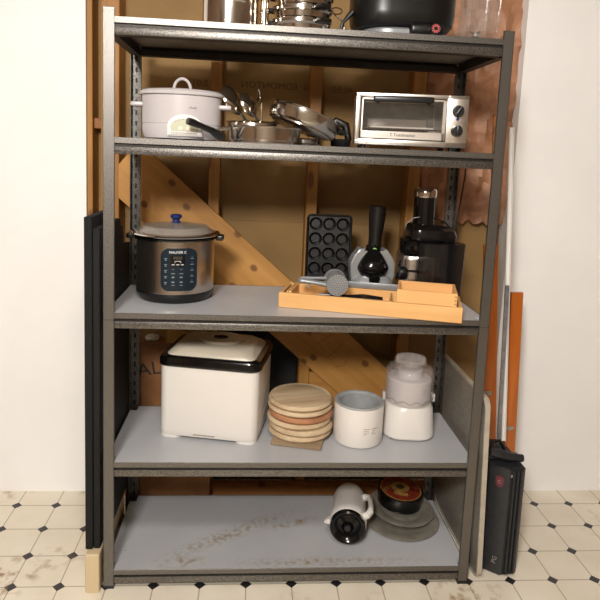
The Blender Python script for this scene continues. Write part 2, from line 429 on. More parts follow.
# pink insulation behind plastic at the right
t = bmesh.new()
nx, nz = 26, 40
g = [[t.verts.new((.515 + (WXR - .517) * i / nx, .625 - .018 * sin(i * .9 + sin(k * .7) * 2) * sin(k * .45 + i * .3) - .012 * random.random(),
      (1.175 + .008 * sin(i * 1.7) + .008 * random.random()) * (1 - k / nz) + ZC * k / nz)) for k in range(nz + 1)] for i in range(nx + 1)]
for i in range(nx):
    for k in range(nz): t.faces.new((g[i][k], g[i + 1][k], g[i + 1][k + 1], g[i][k + 1]))
ex = bmesh.ops.extrude_face_region(t, geom=list(t.faces))
bmesh.ops.translate(t, vec=(0, .025, 0), verts=[v for v in ex['geom'] if isinstance(v, bmesh.types.BMVert)])
bmesh.ops.recalc_face_normals(t, faces=t.faces)
b = B(); b.join(t); struct('trim_10', b, INSUL)

# ------------------------------------------------------------------ steel shelving unit
W, D, H, PW = 1.22, .4315, 1.83, .0335
Z5, Z4, Z3, Z2, Z1 = 1.8051, 1.4618, .9280, .4396, .0662
unit = thing('shelving_unit', 'tall five-tier grey hammered-metal shelving unit with light grey boards on tiled floor', 'shelving')
HOLE = base_mat('dark_keyhole', (48, 45, 42), .5, .5)
for sx in (-1, 1):
    for back in (0, 1):
        b = B(); xo = sx * W / 2; xi = sx * (W / 2 - PW)
        y0 = D if back else 0; s = -1 if back else 1
        th = .0022
        b.box(min(xo, xi), max(xo, xi), min(y0, y0 + s * th), max(y0, y0 + s * th), 0, H, .0006, 1)       # wide flange
        b.box(min(xo, xo - sx * th), max(xo, xo - sx * th), min(y0, y0 + s * .036), max(y0, y0 + s * .036), 0, H, .0006, 1)
        b.box(min(xi, xi + sx * th * .6), max(xi, xi + sx * th * .6), min(y0, y0 + s * .007), max(y0, y0 + s * .007), 0, H)
        # keyhole slots punched on the inner faces
        b.mi = 1
        k = 0
        z = .03
        while z < H - .02:
            if back:
                b.box(min(xo, xi) + .012, min(xo, xi) + .019, y0 - th - .0006, y0 - th + .0004, z, z + .017)
            xin = xo - sx * th
            yc = y0 + s * .018
            b.box(min(xin, xin - sx * .0006), max(xin, xin - sx * .0006), yc - .004, yc + .004, z, z + .017)
            z += .038
        # splice line half way up
        b.box(min(xo, xi), max(xo, xi), min(y0, y0 - s * .0004), max(y0, y0 - s * .0004), .905, .9065)
        p = obj('post', b, [HAM, HOLE], unit)
        f = B().box(min(xo, xo - sx * .034), max(xo, xo - sx * .034), min(y0 - s * .001, y0 + s * .038), max(y0 - s * .001, y0 + s * .038), 0, .012, .001, 1)
        obj('foot', f, BLK, p)
xi = W / 2 - PW + .001
for z in (Z1, Z2, Z3, Z4, Z5):
    # board
    c = W / 2 - .004
    b = B().prism([(-xi, .003), (xi, .003), (xi, .040), (c, .040), (c, D - .040), (xi, D - .040), (xi, D - .005), (-xi, D - .005), (-xi, D - .040), (-c, D - .040), (-c, .040), (-xi, .040)], z - .016, z)
    bm = b.bm; bm.faces.ensure_lookup_table()
    for f in bm.faces:
        if f.normal.z < -.5: f.material_index = 1
    obj('shelf_board', b, [DECK_LOW if z == Z1 else DECK_CLEAN, PLYEDGE], unit, label='stained light grey shelf board' if z == Z1 else None)
    # front and back beams: upper lip, recessed web, lower lip
    for back in (0, 1):
        def yy(a, c): return (D - c, D - a) if back else (a, c)
        b = B()
        b.mi = 0
        b.box(-xi, xi, *yy(.0, .0028), z - .0175, z + .0004, .0007, 1)
        b.mi = 1
        b.box(-xi, xi, *yy(.009, .011), z - .03, z - .016)
        b.mi = 0
        b.box(-xi, xi, *yy(.0015, .014), z - .0495, z - .0265, .003, 2)
        b.mi = 1
        b.box(-xi, xi, *yy(.012, .040), z - .0495, z - .047)
        b.box(-xi, xi, *yy(.038, .040), z - .047, z - .030)
        obj('beam', b, [HAM, DARKMETAL], unit)
    for sx in (-1, 1):
        x0, x1 = sorted((sx * (W / 2 - .004), sx * (W / 2 - .007)))
        b = B(); b.mi = 0
        b.box(x0, x1, .036, D - .036, z - .0495, z + .0004, .0007, 1)
        x0, x1 = sorted((sx * (W / 2 - .007), sx * (W / 2 - .034)))
        b.box(x0, x1, .042, D - .042, z - .0495, z - .047); b.box(*( (x0, x0 + .002) if sx > 0 else (x1 - .002, x1)), .042, D - .042, z - .047, z - .02)
        obj('side_beam', b, [DARKMETAL], unit)

# ------------------------------------------------------------------ fourth tier: slow cooker, pans, oven
E = .0006   # objects rest a hair above the surface
def slow_cooker():
    t = thing('slow_cooker', 'pale grey oval slow cooker with lid and white control panel', 'slow cooker', (-.397, .14, Z4 + E), rad(0))
    sy = .72; r = .123
    b = B().lathe([(0, .004), (r * .93, .004), (r * .97, .012), (r, .03), (r, .046), (r * .985, .047), (r * .985, .049), (r, .05), (r * 1.01, .135), (r * .95, .137), (0, .137)], 72, sy=sy)
    body = obj('body', b, GREYWHITE, t)
    b = B().lathe([(0, 0), (r * .6, 0), (r * .6, .005), (0, .005)], 32, sy=sy); obj('foot', b, BLK, t)
    b = B().lathe([(r * .9, .136), (r * 1.07, .137), (r * 1.085, .142), (r * 1.06, .147), (r * .93, .148)], 72, sy=sy); obj('rim', b, GREYWHITE, t)
    b = B().lathe([(r * 1.0, .148), (r * 1.01, .151), (r * .95, .154), (r * .6, .158), (r * .2, .160), (0, .161)], 72, sy=sy)
    b.lathe([(r * .95, .1485), (0, .1485)], 72, sy=sy)
    lid = obj('lid', b, GREYWHITE, t)
    b = B().tube([(.026 * cos(a), 0, .158 + .034 * sin(a)) for a in [pi * i / 14 for i in range(15)]], .0048, 10)
    obj('handle', b, GREYWHITE, lid)
    for sx in (-1, 1):
        b = B().box(-.02, .02, -.028, .028, -.008, .006, .005, 3, M=T((sx * (r + .014), 0, .108)))
        obj('side_handle', b, GREYWHITE, t)
    # control panel: an arched box bulging at the front
    out = [(-.052, 0)] + [(.052 * cos(a), .03 + .034 * sin(a)) for a in [pi - pi * i / 16 for i in range(17)]] + [(.052, 0)]
    M = T((.02, -r * sy + .012, .012)) @ RX(90)
    b = B().prism(out, 0, .021, M, .004)
    p = obj('control_panel', b, WHITEP, t)
    out2 = [(-.040, .014)] + [(.043 * cos(a), .026 + .026 * sin(a)) for a in [pi - pi * i / 12 for i in range(13)]] + [(.040, .014)]
    b = B().prism(out2, .0212, .0222, M); obj('panel_label', b, base_mat('pale_green_label', (178, 178, 150), .4), p)
    for x, z in ((-.012, .022), (.012, .022)):
        b = B().lathe([(0, .0222), (.0065, .0222), (.0065, .0245), (0, .0247)], 20, M=M @ T((x, z, 0))); obj('button', b, CREAMP, p)
    b = B()
    for i in range(6): b.box(-.03 + i * .011, -.024 + i * .011, -.0005, .0005, .0, .002, M=T((.02, -r * sy - .0105, .052 + .008 * math.sin(pi * (i + .5) / 6))))
    obj('panel_marking', b, TEXTGY, p); b = B()
    for i in range(16): b.box(-.04 + i * .005, -.037 + i * .005, -.0004, .0004, 0, .004, M=T((.02, -r * sy - .0094, .018)))
    obj('panel_grille', b, TEXTGY, p)
    b = B()
    for i in range(4): b.box(.03 + i * .006, .034 + i * .006, -.0012, 0, .0, .003 + .002 * (i % 2), M=T((0, -r * sy + .003, .096)))
    obj('logo', b, TEXTGY, t)
slow_cooker()

def pan_profile(r, h, th=.002, flare=0.0):
    return [(0, 0), (r * .88, 0), (r * .90, .002), (r * .90, .008), (r * .985, .010), (r + flare, h - .003), (r + flare + .005, h), (r + flare + .004, h + .0015), (r + flare - .001, h), (r - th, .014), (0, .009)]
t = thing('saute_pan', 'shallow steel saute pan with long black handle beside the slow cooker', 'pan', (-.130, .122, Z4 + E), rad(0))
obj('body', B().lathe(pan_profile(.112, .05), 64), PANSTEEL, t)
b = B().tube([(-.112, -.03, .042), (-.135, -.045, .040), (-.15, -.055, .034)], [.007, .006, .006], 8)
h = obj('bracket', b, CHROME, t)
b = B().tube([(-.135, -.05, .016), (-.145, -.062, .018), (-.165, -.085, .032), (-.195, -.112, .043), (-.22, -.132, .052), (-.232, -.138, .055)], [.016, .017, .013, .012, .015, .014], 12, flat=.75)
obj('handle', b, BLK, t)
t2 = thing('shallow_dish', 'flat steel dish resting on the left of the saute pan', 'dish', (-.172, .150, Z4 + .0560), rad(0), rot=(rad(2), rad(-1), 0))
obj('body', B().lathe([(.078, 0), (.08, .002), (.078, .010), (.05, .016), (0, .018), (0, .016), (.05, .014), (.074, .006)], 48), PANSTEEL, t2)
# two small steel scoops with black handles, heads up
for i, (x, z, ry, r, lab) in enumerate(((-.243, 1.602, 57, .052, 'leftmost of two small steel scoops standing tilted behind the saute pan'), (-.190, 1.592, 60, .043, 'right of two small steel scoops standing tilted behind the saute pan'))):
    t = thing('steel_scoop', lab, 'scoop', (x, .235 + .01 * i, z), rot=(rad(42), rad(ry), 0), group='steel scoops')
    obj('bowl', B().lathe([(r, 0), (r + .002, .002), (r, .005), (r * .7, .014), (0, .019), (0, .016), (r * .7, .011), (r * .95, .003)], 40, sy=.78), CHROME, t)
    b = B().tube([(r * .9, 0, .004), (r + .02, .0, .006), (r + .045, 0, .004)], [.004, .006, .006], 10, flat=.7); obj('handle', b, BLK, t)
t = thing('saucepan', 'deep steel saucepan with black handle standing behind the saute pan', 'pan', (-.19, .335, Z4 + E), rad(35))
obj('body', B().lathe(pan_profile(.072, .075), 56), PANSTEEL, t)
b = B().tube([(.074, 0, .07), (.10, 0, .078), (.14, 0, .085), (.165, 0, .088)], [.006, .009, .012, .011], 12, flat=.7); obj('handle', b, BLK, t)
b = B().tube([(0, 0, 0), (.006, 0, .05), (.010, 0, .085)], .0035, 8)
b.lathe([(0, -.004), (.014, -.002), (.026, .004), (.026, .006), (.012, 0), (0, -.001)], 24, sy=.55, M=T((.006, -.002, .108)) @ RY(-78))
tag(obj('steel_spoon', b, CHROME), 'small steel spoon sticking up between the scoops and the tilted pan', 'spoon', loc=(-.142, .26, Z4 + .053), rot=(0, rad(-8), rad(20)))
# wide pan leaning down to the right over its neighbours
t = thing('frying_pan', 'wide steel pan lying tilted over the rim of the saute pan', 'pan', (-.012, .205, Z4 + .0545), rot=(rad(-4), rad(19), 0))
obj('body', B().lathe([(0, 0), (.100, 0), (.104, .002), (.104, .006), (.114, .008), (.118, .014), (.120, .050), (.1235, .052), (.123, .0545), (.119, .054), (.115, .016), (.10, .010), (0, .009)], 64), PANSTEEL, t)
b = B().tube([(.117, .03, .040), (.138, .028, .042), (.145, 0, .043), (.138, -.028, .042), (.117, -.03, .040)], .007, 10); obj('side_handle', b, BLK, t)
t = thing('casserole_pan', 'low steel pan lying under the raised left side of the tilted pan', 'pan', (.010, .345, Z4 + E), 0)
obj('body', B().lathe(pan_profile(.062, .026), 56), PANSTEEL, t)
# black-handled thing by the oven
t = thing('sandwich_press', 'black rounded handles of a small pan beside the toaster oven', 'pan', (.150, .375, Z4 + E), rad(0))
b = B().lathe([(0, 0), (.030, 0), (.036, .01), (.038, .03), (.034, .032), (.034, .012), (0, .008)], 40, sy=.8); obj('body', b, BLKMATTE, t)
b = B().tube([(-.03, .0, .028), (-.045, .0, .072), (-.02, -.0, .095), (.015, 0, .082), (.030, 0, .028)], [.012, .014, .016, .016, .012], 12); obj('handle', b, BLK, t)
bpy.data.objects[t.name].name = 'small_pan'

def toaster():
    w_, h_, d_ = .350, .161, .24
    t = thing('toaster_oven', 'stainless steel toaster oven with glass door and two black knobs', 'toaster oven', (.150, .078, Z4 + E), rad(-7.5))
    z0 = .012
    b = B()
    b.box(.004, w_ - .004, .012, d_, z0 + .003, z0 + .006); b.box(.004, w_ - .004, .012, d_, z0 + h_ - .006, z0 + h_ - .002, .001, 1)
    b.box(.002, .006, .012, d_, z0 + .003, z0 + h_ - .003); b.box(w_ - .006, w_ - .002, .012, d_, z0 + .003, z0 + h_ - .003)
    b.box(.004, w_ - .004, d_ - .004, d_, z0 + .003, z0 + h_ - .003); b.box(.285, .288, .012, d_, z0, z0 + h_ - .004)
    obj('housing', b, STEEL, t)
    # front fascia with an opening
    b = B()
    b.box(0, w_, 0, .014, z0, z0 + .018, .003, 2); b.box(0, w_, 0, .014, z0 + h_ - .014, z0 + h_, .003, 2)
    b.box(0, .016, .0, .014, z0, z0 + h_, .003, 2); b.box(.284, w_, 0, .014, z0, z0 + h_, .003, 2)
    obj('fascia', b, STEEL, t)
    b = B(); x0, x1, a, c = .018, .282, z0 + .02, z0 + h_ - .016
    b.box(x0, x1, -.006, 0.0, a, a + .024, .001, 1); b.box(x0, x1, -.006, 0, c - .006, c, .001, 1); b.box(x0, x0 + .006, -.006, 0, a, c, .001, 1); b.box(x1 - .012, x1, -.006, 0, a, c, .001, 1)
    dr = obj('door', b, STEEL, t)
    b = B().box(x0 + .004, x1 - .01, -.004, -.002, a + .02, c - .004); obj('glass_pane', b, OVENGLASS, dr)
    b = B().box(.052, .238, -.034, -.018, c - .014, c + .005, .006, 3); b.box(.06, .072, -.02, -.004, c - .018, c - .006); b.box(.218, .23, -.02, -.004, c - .018, c - .006)
    obj('handle', b, BLK, dr)
    text('door_lettering', 'T Toastmaster', .0135, TEXTDK, dr, T((.15, -.0064, a + .0125)))
    b = B(); b.box(.008, .283, .016, d_ - .006, z0 + .012, z0 + .014); b.box(.01, .28, d_ - .01, d_ - .005, z0 + .01, z0 + h_ - .01)
    obj('crumb_tray', b, DULLSTEEL, t)
    b = B()
    for i in range(14): b.tube([(.02 + i * .019, .02, z0 + .052), (.02 + i * .019, d_ - .02, z0 + .052)], .0013, 6)
    b.tube([(.01, .02, z0 + .052), (.28, .02, z0 + .052)], .0018, 6); b.tube([(.01, d_ - .02, z0 + .052), (.28, d_ - .02, z0 + .052)], .0018, 6)
    obj('wire_rack', b, CHROME, t)
    b = B().box(.05, .255, .05, .22, z0 + .055, z0 + .061, .002, 1); b.box(.05, .255, .22, .226, z0 + .055, z0 + .095, .001, 1)
    obj('baking_tray', b, base_mat('pale_tray_metal', (214, 204, 192), .4, .2), t)
    for zz in (z0 + h_ - .048, z0 + .052):
        M = T((.318, 0, zz)) @ RX(90)
        b = B().lathe([(0, 0), (.0185, 0), (.0185, .004), (.0165, .012), (.0155, .018), (0, .0185)], 32, M=M); k = obj('knob', b, BLK, t)
        b = B().box(-.0035, .0035, -.0155, .0155, .018, .026, .002, 2, M=M @ RZ(-35 if zz > z0 + .1 else 0)); obj('grip', b, BLK, k)
    b = B().lathe([(0, 0), (.005, 0), (.005, .002), (0, .003)], 20, M=T((.318, 0, z0 + .089)) @ RX(90)); obj('indicator_light', b, base_mat('blue_lens', (40, 52, 120), .2), t)
    for x in (.03, .31):
        for y in (.03, .22):
            b = B().lathe([(0, 0), (.009, 0), (.011, z0 + .001), (0, z0 + .001)], 16, M=T((x, y, 0))); obj('foot', b, BLK, t)
toaster()

# ------------------------------------------------------------------ middle tier
def pressure_cooker():
    t = thing('pressure_cooker', 'round steel electric pressure cooker with blue-knobbed glass lid and dark keypad', 'pressure cooker', (-.422, .236, Z3 + E), 0)
    r = .131
    b = B().lathe([(0, .002), (r * .86, .002), (r * .93, .006), (r * 1.0, .022), (r * 1.005, .032), (r * .99, .034), (0, .034)], 72); obj('base', b, BLK, t)
    b = B().lathe([(r * .98, .032), (r, .034), (r, .208), (r * .99, .210), (0, .210)], 72); obj('body', b, STEELV, t)
    b = B().lathe([(r * .95, .205), (r * 1.03, .206), (r * 1.09, .209), (r * 1.1, .213), (r * 1.05, .218), (r * .9, .217)], 72); obj('rim', b, BLKGLOSS, t)
    for sx in (-1, 1):
        b = B().box(-.014, .014, -.026, .026, -.012, .006, .005, 2, M=T((sx * (r + .019), 0, .213))); obj('side_handle', b, BLK, t)
    b = B().lathe([(r * 1.08, .218), (r * 1.13, .220), (r * 1.15, .2235), (r * 1.12, .227), (r * .98, .2295), (r * .98, .224)], 72)
    lid = obj('lid_rim', b, CHROME, t)
    b = B().lathe([(r * .98, .228), (r * .9, .238), (r * .82, .248), (r * .4, .255), (0, .257), (0, .254), (r * .4, .252), (r * .8, .245), (r * .97, .226)], 72); obj('lid', b, LIDGLASS, t, label='clear glass lid')
    b = B().lathe([(0, .256), (.017, .256), (.014, .260), (.012, .265), (.015, .271), (.020, .275), (.020, .281), (.015, .285), (0, .2855)], 32); obj('knob', b, BLUE, t, label='dark blue knob')
    # keypad, wrapped on the drum
    def wrap(u, v, off, a0=rad(-82)):
        a = a0 + u / r; return ((r + off) * cos(a), (r + off) * sin(a), v)
    def patch(u0, u1, v0, v1, off, rc, n=14, name='p', m=None, par=None, base=0.0):
        outl = rrect(u1 - u0, v1 - v0, rc, None, 5, (u0 + u1) / 2, (v0 + v1) / 2)
        bb = B(); t_ = bmesh.new(); nu = 12; top = []
        # strips of columns
        def vs_at(u):
            # vertical extent of the rounded rect at u
            hw = (u1 - u0) / 2; du = abs(u - (u0 + u1) / 2); k = max(0, du - (hw - rc)); ins = rc - math.sqrt(max(0, rc * rc - k * k)); return v0 + ins, v1 - ins
        cols = []
        for i in range(nu * 2 + 1):
            u = (u0 + u1) / 2 - (u1 - u0) / 2 * cos(pi * i / (2 * nu)); a, c = vs_at(u); cols.append((u, a, c))
        fr = [[t_.verts.new(wrap(u, a, off)), t_.verts.new(wrap(u, c, off))] for u, a, c in cols]
        bk = [[t_.verts.new(wrap(u, a, base)), t_.verts.new(wrap(u, c, base))] for u, a, c in cols]
        for i in range(len(cols) - 1):
            t_.faces.new((fr[i][0], fr[i + 1][0], fr[i + 1][1], fr[i][1])); t_.faces.new((bk[i][0], bk[i][1], bk[i + 1][1], bk[i + 1][0]))
            t_.faces.new((fr[i][1], fr[i + 1][1], bk[i + 1][1], bk[i][1])); t_.faces.new((fr[i][0], bk[i][0], bk[i + 1][0], fr[i + 1][0]))
        bmesh.ops.recalc_face_normals(t_, faces=t_.faces); bb.join(t_)
        return obj(name, bb, m, par)
    uc = .010
    kp = patch(uc - .058, uc + .058, .048, .188, .0055, .026, name='keypad', m=base_mat('blue_black_keypad', (22, 34, 44), .22), par=t)
    patch(uc - .028, uc + .018, .130, .166, .0062, .002, name='display', m=BLKGLOSS, par=kp, base=.0054)
    bb = []
    def mark(name, items, m, off=.0064):
        b_ = B()
        for (u, v, wd, ht) in items:
            t_ = bmesh.new(); q = [t_.verts.new(wrap(u + a * wd / 2, v + c * ht / 2, off)) for a, c in ((-1, -1), (1, -1), (1, 1), (-1, 1))]
            q2 = [t_.verts.new(wrap(u + a * wd / 2, v + c * ht / 2, off - .0012)) for a, c in ((-1, -1), (1, -1), (1, 1), (-1, 1))]
            t_.faces.new(q); t_.faces.new(q2[::-1])
            for i in range(4): t_.faces.new((q[i], q2[i], q2[(i + 1) % 4], q[(i + 1) % 4]))
            bmesh.ops.recalc_face_normals(t_, faces=t_.faces); b_.join(t_)
        obj(name, b_, m, kp)
    it = []
    for k in range(5):
        it += [(uc - .042, .155 - k * .0195, .009, .002), (uc - .042, .150 - k * .0195, .005, .003)]
        it += [(uc + .040, .155 - k * .0195, .011, .002), (uc + .040, .161 - k * .0195, .003, .001)]
    for u in (uc - .019, uc + .006):
        it += [(u, .120, .006, .0014), (u, .106, .012, .002), (u, .094, .008, .004), (u, .078, .009, .004), (u, .068, .009, .002)]
    mark('key_marking', it, base_mat('pale_blue_print', (112, 132, 146), .5))
    text('brand_lettering', 'NALIVER C', .0115, TEXTWH, kp, T((0, 0, 0)) @ RZ(8 + (uc - .005) / r * 57.3) @ T((0, -r - .0058, .1755)), bend=r + .006, sx=1.0)
    text('display_digits', '8888', .015, base_mat('dim_digits', (70, 66, 52), .5), kp, RZ(8 + (uc - .005) / r * 57.3) @ T((0, -r - .0066, .157)), bend=r + .0066)
    mark('display_icon', [(uc - .005, .147, .018, .001), (uc - .014, .1435, .001, .005), (uc + .004, .1435, .001, .005), (uc - .019, .1355, .009, .002), (uc - .005, .1355, .009, .002), (uc + .009, .1355, .009, .002)], TEXTWH, .0070)
pressure_cooker()

def cake_pan():
    """muffin pan, stood up on its short side and facing the front: 3 x 5 cups"""
    t = thing('muffin_pan', 'black muffin pan with round cups stood upright behind the wooden tray', 'muffin pan', (.122, .345, Z3 + E), 0, rot=(rad(-5), 0, rad(-4)))
    w_, h_ = .162, .287
    # plate with holes, built as a grid of cells, each a ring-to-square patch
    t_ = bmesh.new(); cols, rows = 3, 5; cw = (w_ - .012) / cols; ch = (h_ - .01) / rows; r = .0225; n = 24
    def sq(a, cx, cz):
        c, s = cos(a), sin(a); k = 1 / max(abs(c), abs(s)); return (cx + c * k * cw / 2, 0, cz + s * k * ch / 2)
    for i in range(cols):
        for j in range(rows):
            cx = -w_ / 2 + .006 + cw * (i + .5); cz = .005 + ch * (j + .5)
            angs = [2 * pi * (k + .5) / n for k in range(n)]
            angs = [pi / 4 + 2 * pi * k / n for k in range(n)]
            R = [[t_.verts.new(sq(a, cx, cz)) for a in angs]]
            for rr, y in ((r + .002, 0), (r + .001, -.0012), (r, 0), (r * .97, .004), (r * .8, .024), (r * .7, .026)):
                R.append([t_.verts.new((cx + rr * cos(a), y, cz + rr * sin(a))) for a in angs])
            cv = t_.verts.new((cx, .026, cz))
            for A, Bq in zip(R, R[1:]):
                for k in range(n): t_.faces.new((A[k], A[(k + 1) % n], Bq[(k + 1) % n], Bq[k]))
            for k in range(n): t_.faces.new((R[-1][k], R[-1][(k + 1) % n], cv))
    bmesh.ops.remove_doubles(t_, verts=t_.verts, dist=.0001)
    bmesh.ops.recalc_face_normals(t_, faces=t_.faces)
    b = B(); b.join(t_)
    # rolled rim
    b.tube([(x, .002, z) for x, z in rrect(w_, h_, .014, None, 5, 0, h_ / 2)], .004, 8, closed=True)
    obj('cup_plate', b, BLKMATTE2, t)
    b = B()
    out = rrect(w_ + .004, h_ + .002, .014, None, 5, 0, h_ / 2)
    t_ = bmesh.new(); a = [t_.verts.new((x, .003, z)) for x, z in out]; c = [t_.verts.new((x, .032, z)) for x, z in out]; q = len(a)
    for i in range(q): t_.faces.new((a[i], a[(i + 1) % q], c[(i + 1) % q], c[i]))
    t_.faces.new(c); bmesh.ops.recalc_face_normals(t_, faces=t_.faces); b.join(t_)
    obj('skirt', b, BLKMATTE2, t)
BLKMATTE2 = base_mat('non_stick_black', (13, 13, 13), .34)
cake_pan()

def dessert_maker():
    t = thing('frozen_dessert_maker', 'silver and black frozen fruit dessert maker with a tall chute', 'dessert maker', (.275, .298, Z3 + E), 0)
    # silver base: a foot and a curved cradle with side horns
    b = B().loft([rrect(.145, .15, .03, 0), rrect(.15, .155, .03, .004), rrect(.145, .145, .03, .055), rrect(.135, .115, .03, .075), rrect(.12, .10, .03, .085)])
    obj('base', b, SILVERP, t)
    prof = [(-.072, .02), (-.079, .06), (-.080, .10), (-.070, .122), (-.060, .135), (-.05, .15), (-.04, .152), (-.03, .14), (0, .13), (.03, .14), (.04, .152), (.05, .15), (.060, .135), (.070, .122), (.080, .10), (.079, .06), (.072, .02)]
    b = B().prism(prof, -.02, .05, M=T((0, .0, .028)) @ RX(90) @ T((0, 0, -.02)), bev=.006)
    obj('cradle', b, SILVERP, t)
    # black cone facing front
    b = B().lathe([(0, -.022), (.026, -.018), (.046, -.004), (.056, .014), (.057, .024), (.050, .042), (.036, .068), (.026, .090), (.023, .104), (0, .104)], 48, sy=.8, M=T((0, -.034, .092)) @ RX(-16))
    obj('cone', b, BLKGLOSS, t)
    b = B().lathe([(0, .0), (.0235, 0), (.024, .03), (.0235, .07), (.028, .115), (.031, .155), (.031, .16), (0, .16)], 36, M=T((.006, -.0, .150)) @ RY(2))
    ch = obj('chute', b, BLK, t)
    b = B().lathe([(0, .161), (.029, .161), (.030, .164), (.030, .182), (.027, .186), (0, .186)], 36, M=T((.006, 0, .149)) @ RY(2))
    obj('plunger', b, BLK, ch)
    b = B().lathe([(0, 0), (.0085, 0), (.0085, .002), (0, .003)], 20, M=T((.002, -.030, .176)) @ RX(80)); obj('green_badge', b, base_mat('green_badge_print', (126, 190, 96), .4), ch)
    b = B().tube([(.001, -.0330, .1745), (.003, -.0330, .177), (.004, -.0330, .173)], .001, 6); obj('badge_marking', b, TEXTWH, ch)
    b = B().lathe([(0, 0), (.018, 0), (.02, .02), (.014, .028), (0, .028)], 24, M=T((0, -.06, .078)) @ RX(100) @ T((0, 0, -.01))); obj('spout', b, BLKGLOSS, t)
dessert_maker()

def juicer():
    t = thing('juicer', 'tall black and steel juicer with chrome-capped feed tube and pulp bin', 'juicer', (.470, .300, Z3 + E), 0)
    b = B().loft([rrect(.12, .17, .03, z, cx=-.035) for z in (.0, .01)] + [rrect(.115, .165, .03, z, cx=-.035) for z in (.02, .15)] + [rrect(.11, .155, .03, .165, cx=-.035)])
    obj('motor_base', b, STEELV, t)
    b = B().lathe([(0, .165), (.078, .165), (.084, .175), (.084, .215), (.078, .22), (0, .22)], 48, M=T((-.01, 0, 0))); obj('filter_bowl', b, BLKGLOSS, t)
    b = B().loft([rrect(.165, .155, .035, .222, cx=.015), rrect(.172, .16, .035, .235, cx=.015), rrect(.16, .15, .035, .258, cx=.012), rrect(.12, .11, .03, .272, cx=.0), rrect(.08, .08, .03, .276, cx=-.01)])
    obj('cover', b, SMOKEBLK, t)
    b = B().lathe([(0, .270), (.041, .270), (.039, .29), (.039, .372), (0, .372)], 40, M=T((-.012, 0, 0))); tb = obj('feed_tube', b, BLKGLOSS, t)
    b = B().lathe([(0, .372), (.0415, .372), (.0425, .376), (.0425, .396), (.039, .402), (.03, .4025), (.028, .398), (0, .398)], 40, M=T((-.012, 0, 0))); obj('chrome_cap', b, CHROME, tb, label='chrome cap of the pusher')
    # see-through pulp bin at the front right
    outer = [rrect(.158 + z * .03, .075, .025, z, cx=.026 + z * .02, cy=-.092) for z in (.0, .01, .12, .218)]
    b = B().loft(outer); obj('pulp_bin', b, SMOKE, t)
    # wire arm over the cover
    b = B().tube([(-.085, -.02, .165), (-.086, -.02, .24), (-.08, -.02, .275), (-.055, -.02, .296), (-.03, -.03, .302), (.02, -.03, .298), (.06, -.02, .285), (.085, -.02, .262), (.09, -.02, .25)], .0028, 8)
    obj('locking_arm', b, BLK, t)
    M = T((-.098, -.07, .105)) @ RY(90)
    b = B().lathe([(0, -.01), (.022, -.01), (.024, 0), (.022, .012), (0, .014)], 28, M=M); k = obj('dial', b, BLK, t)
    b = B().tube([(-.10, -.075, .12), (-.112, -.08, .135), (-.108, -.082, .15)], .004, 8); b.tube([(-.1, -.07, .09), (-.12, -.075, .086), (-.115, -.08, .105)], .005, 8)
    b.tube([(-.09, -.088, .118), (-.06, -.092, .115), (-.02, -.092, .113)], .004, 8); obj('spout', b, BLKGLOSS, t)
    b = B().box(-.082, -.074, -.088, -.083, .03, .055, .001, 1); obj('switch', b, base_mat('red_switch', (150, 34, 24), .4), t)
SMOKEBLK = base_mat('dark_cover', (20, 18, 17), .18)
juicer()
# power cord hanging from the tier above
b = B().tube([(.655, .46, 1.46), (.66, .47, 1.38), (.652, .47, 1.30), (.645, .47, 1.22), (.638, .468, 1.12), (.622, .46, 1.04), (.626, .46, .95), (.63, .46, .85), (.63, .46, .7)], .003, 8)
tag(obj('power_cord', b, BLK), 'thin black power cord hanging down behind the juicer', 'cord')

# --- wooden cutlery tray
a0 = Vector((-.068, .115, 0)); a1 = Vector((.503, -.041, 0)); ang_t = math.atan2(a1.y - a0.y, a1.x - a0.x); LT = (a1 - a0).length
t = thing('wooden_tray', 'long shallow pale wood tray overhanging the front of the middle shelf', 'tray', (a0.x, a0.y, Z3 + E), ang_t)
DT = .170; HT = .050
b = B().box(0, LT, 0, .014, 0, HT, .0015, 1); obj('front_rail', b, TRAYWOOD, t)
b = B().box(0, LT, DT - .012, DT, 0, HT, .0015, 1); obj('back_rail', b, TRAYWOOD, t)
for x in (0, LT - .012):
    b = B().box(x + .0, x + .012, .0142, DT - .0122, 0, HT, .0012, 1); obj('end_rail', b, TRAYWOOD, t)
b = B().box(.0122, LT - .0122, .0142, DT - .0122, .002, .007); obj('bottom_panel', b, TRAYWOOD, t)
b = B().box(.030, .040, .0142, DT - .0122, .007, HT + .004, .0015, 1); b.box(.022, .0285, .02, DT - .02, HT - .01, HT + .003, .001, 1); obj('divider', b, TRAYWOOD, t)
b = B().box(.36, .366, .0142, DT - .0122, .007, HT - .004, .001, 1); obj('divider', b, TRAYWOOD, t)
trayM = T((a0.x, a0.y, Z3 + E)) @ Matrix.Rotation(ang_t, 4, 'Z')
# small wooden box on the tray
p = trayM @ Vector((.385, .003, HT + .0008))
t = thing('wooden_box', 'small open pale wood box sitting on the right end of the tray', 'box', p, ang_t)
wb, db, hb = .188, .15, .042
b = B().box(0, wb, 0, .008, 0, hb, .001, 1); b.box(0, wb, db - .008, db, 0, hb, .001, 1); b.box(0, .008, .008, db - .008, 0, hb, .001, 1); b.box(wb - .008, wb, .008, db - .008, 0, hb, .001, 1); b.box(.006, wb - .006, .006, db - .006, 0, .005)
bx = obj('box_frame', b, TRAYWOOD, t)
b = B()
for k in range(3): b.box(wb - .009, wb - .0002, -.0006, .0, .005 + k * .012, .011 + k * .012)
obj('corner_joint', b, wood('darker_joint', (196, 142, 84), (180, 126, 72), 'z'), bx)

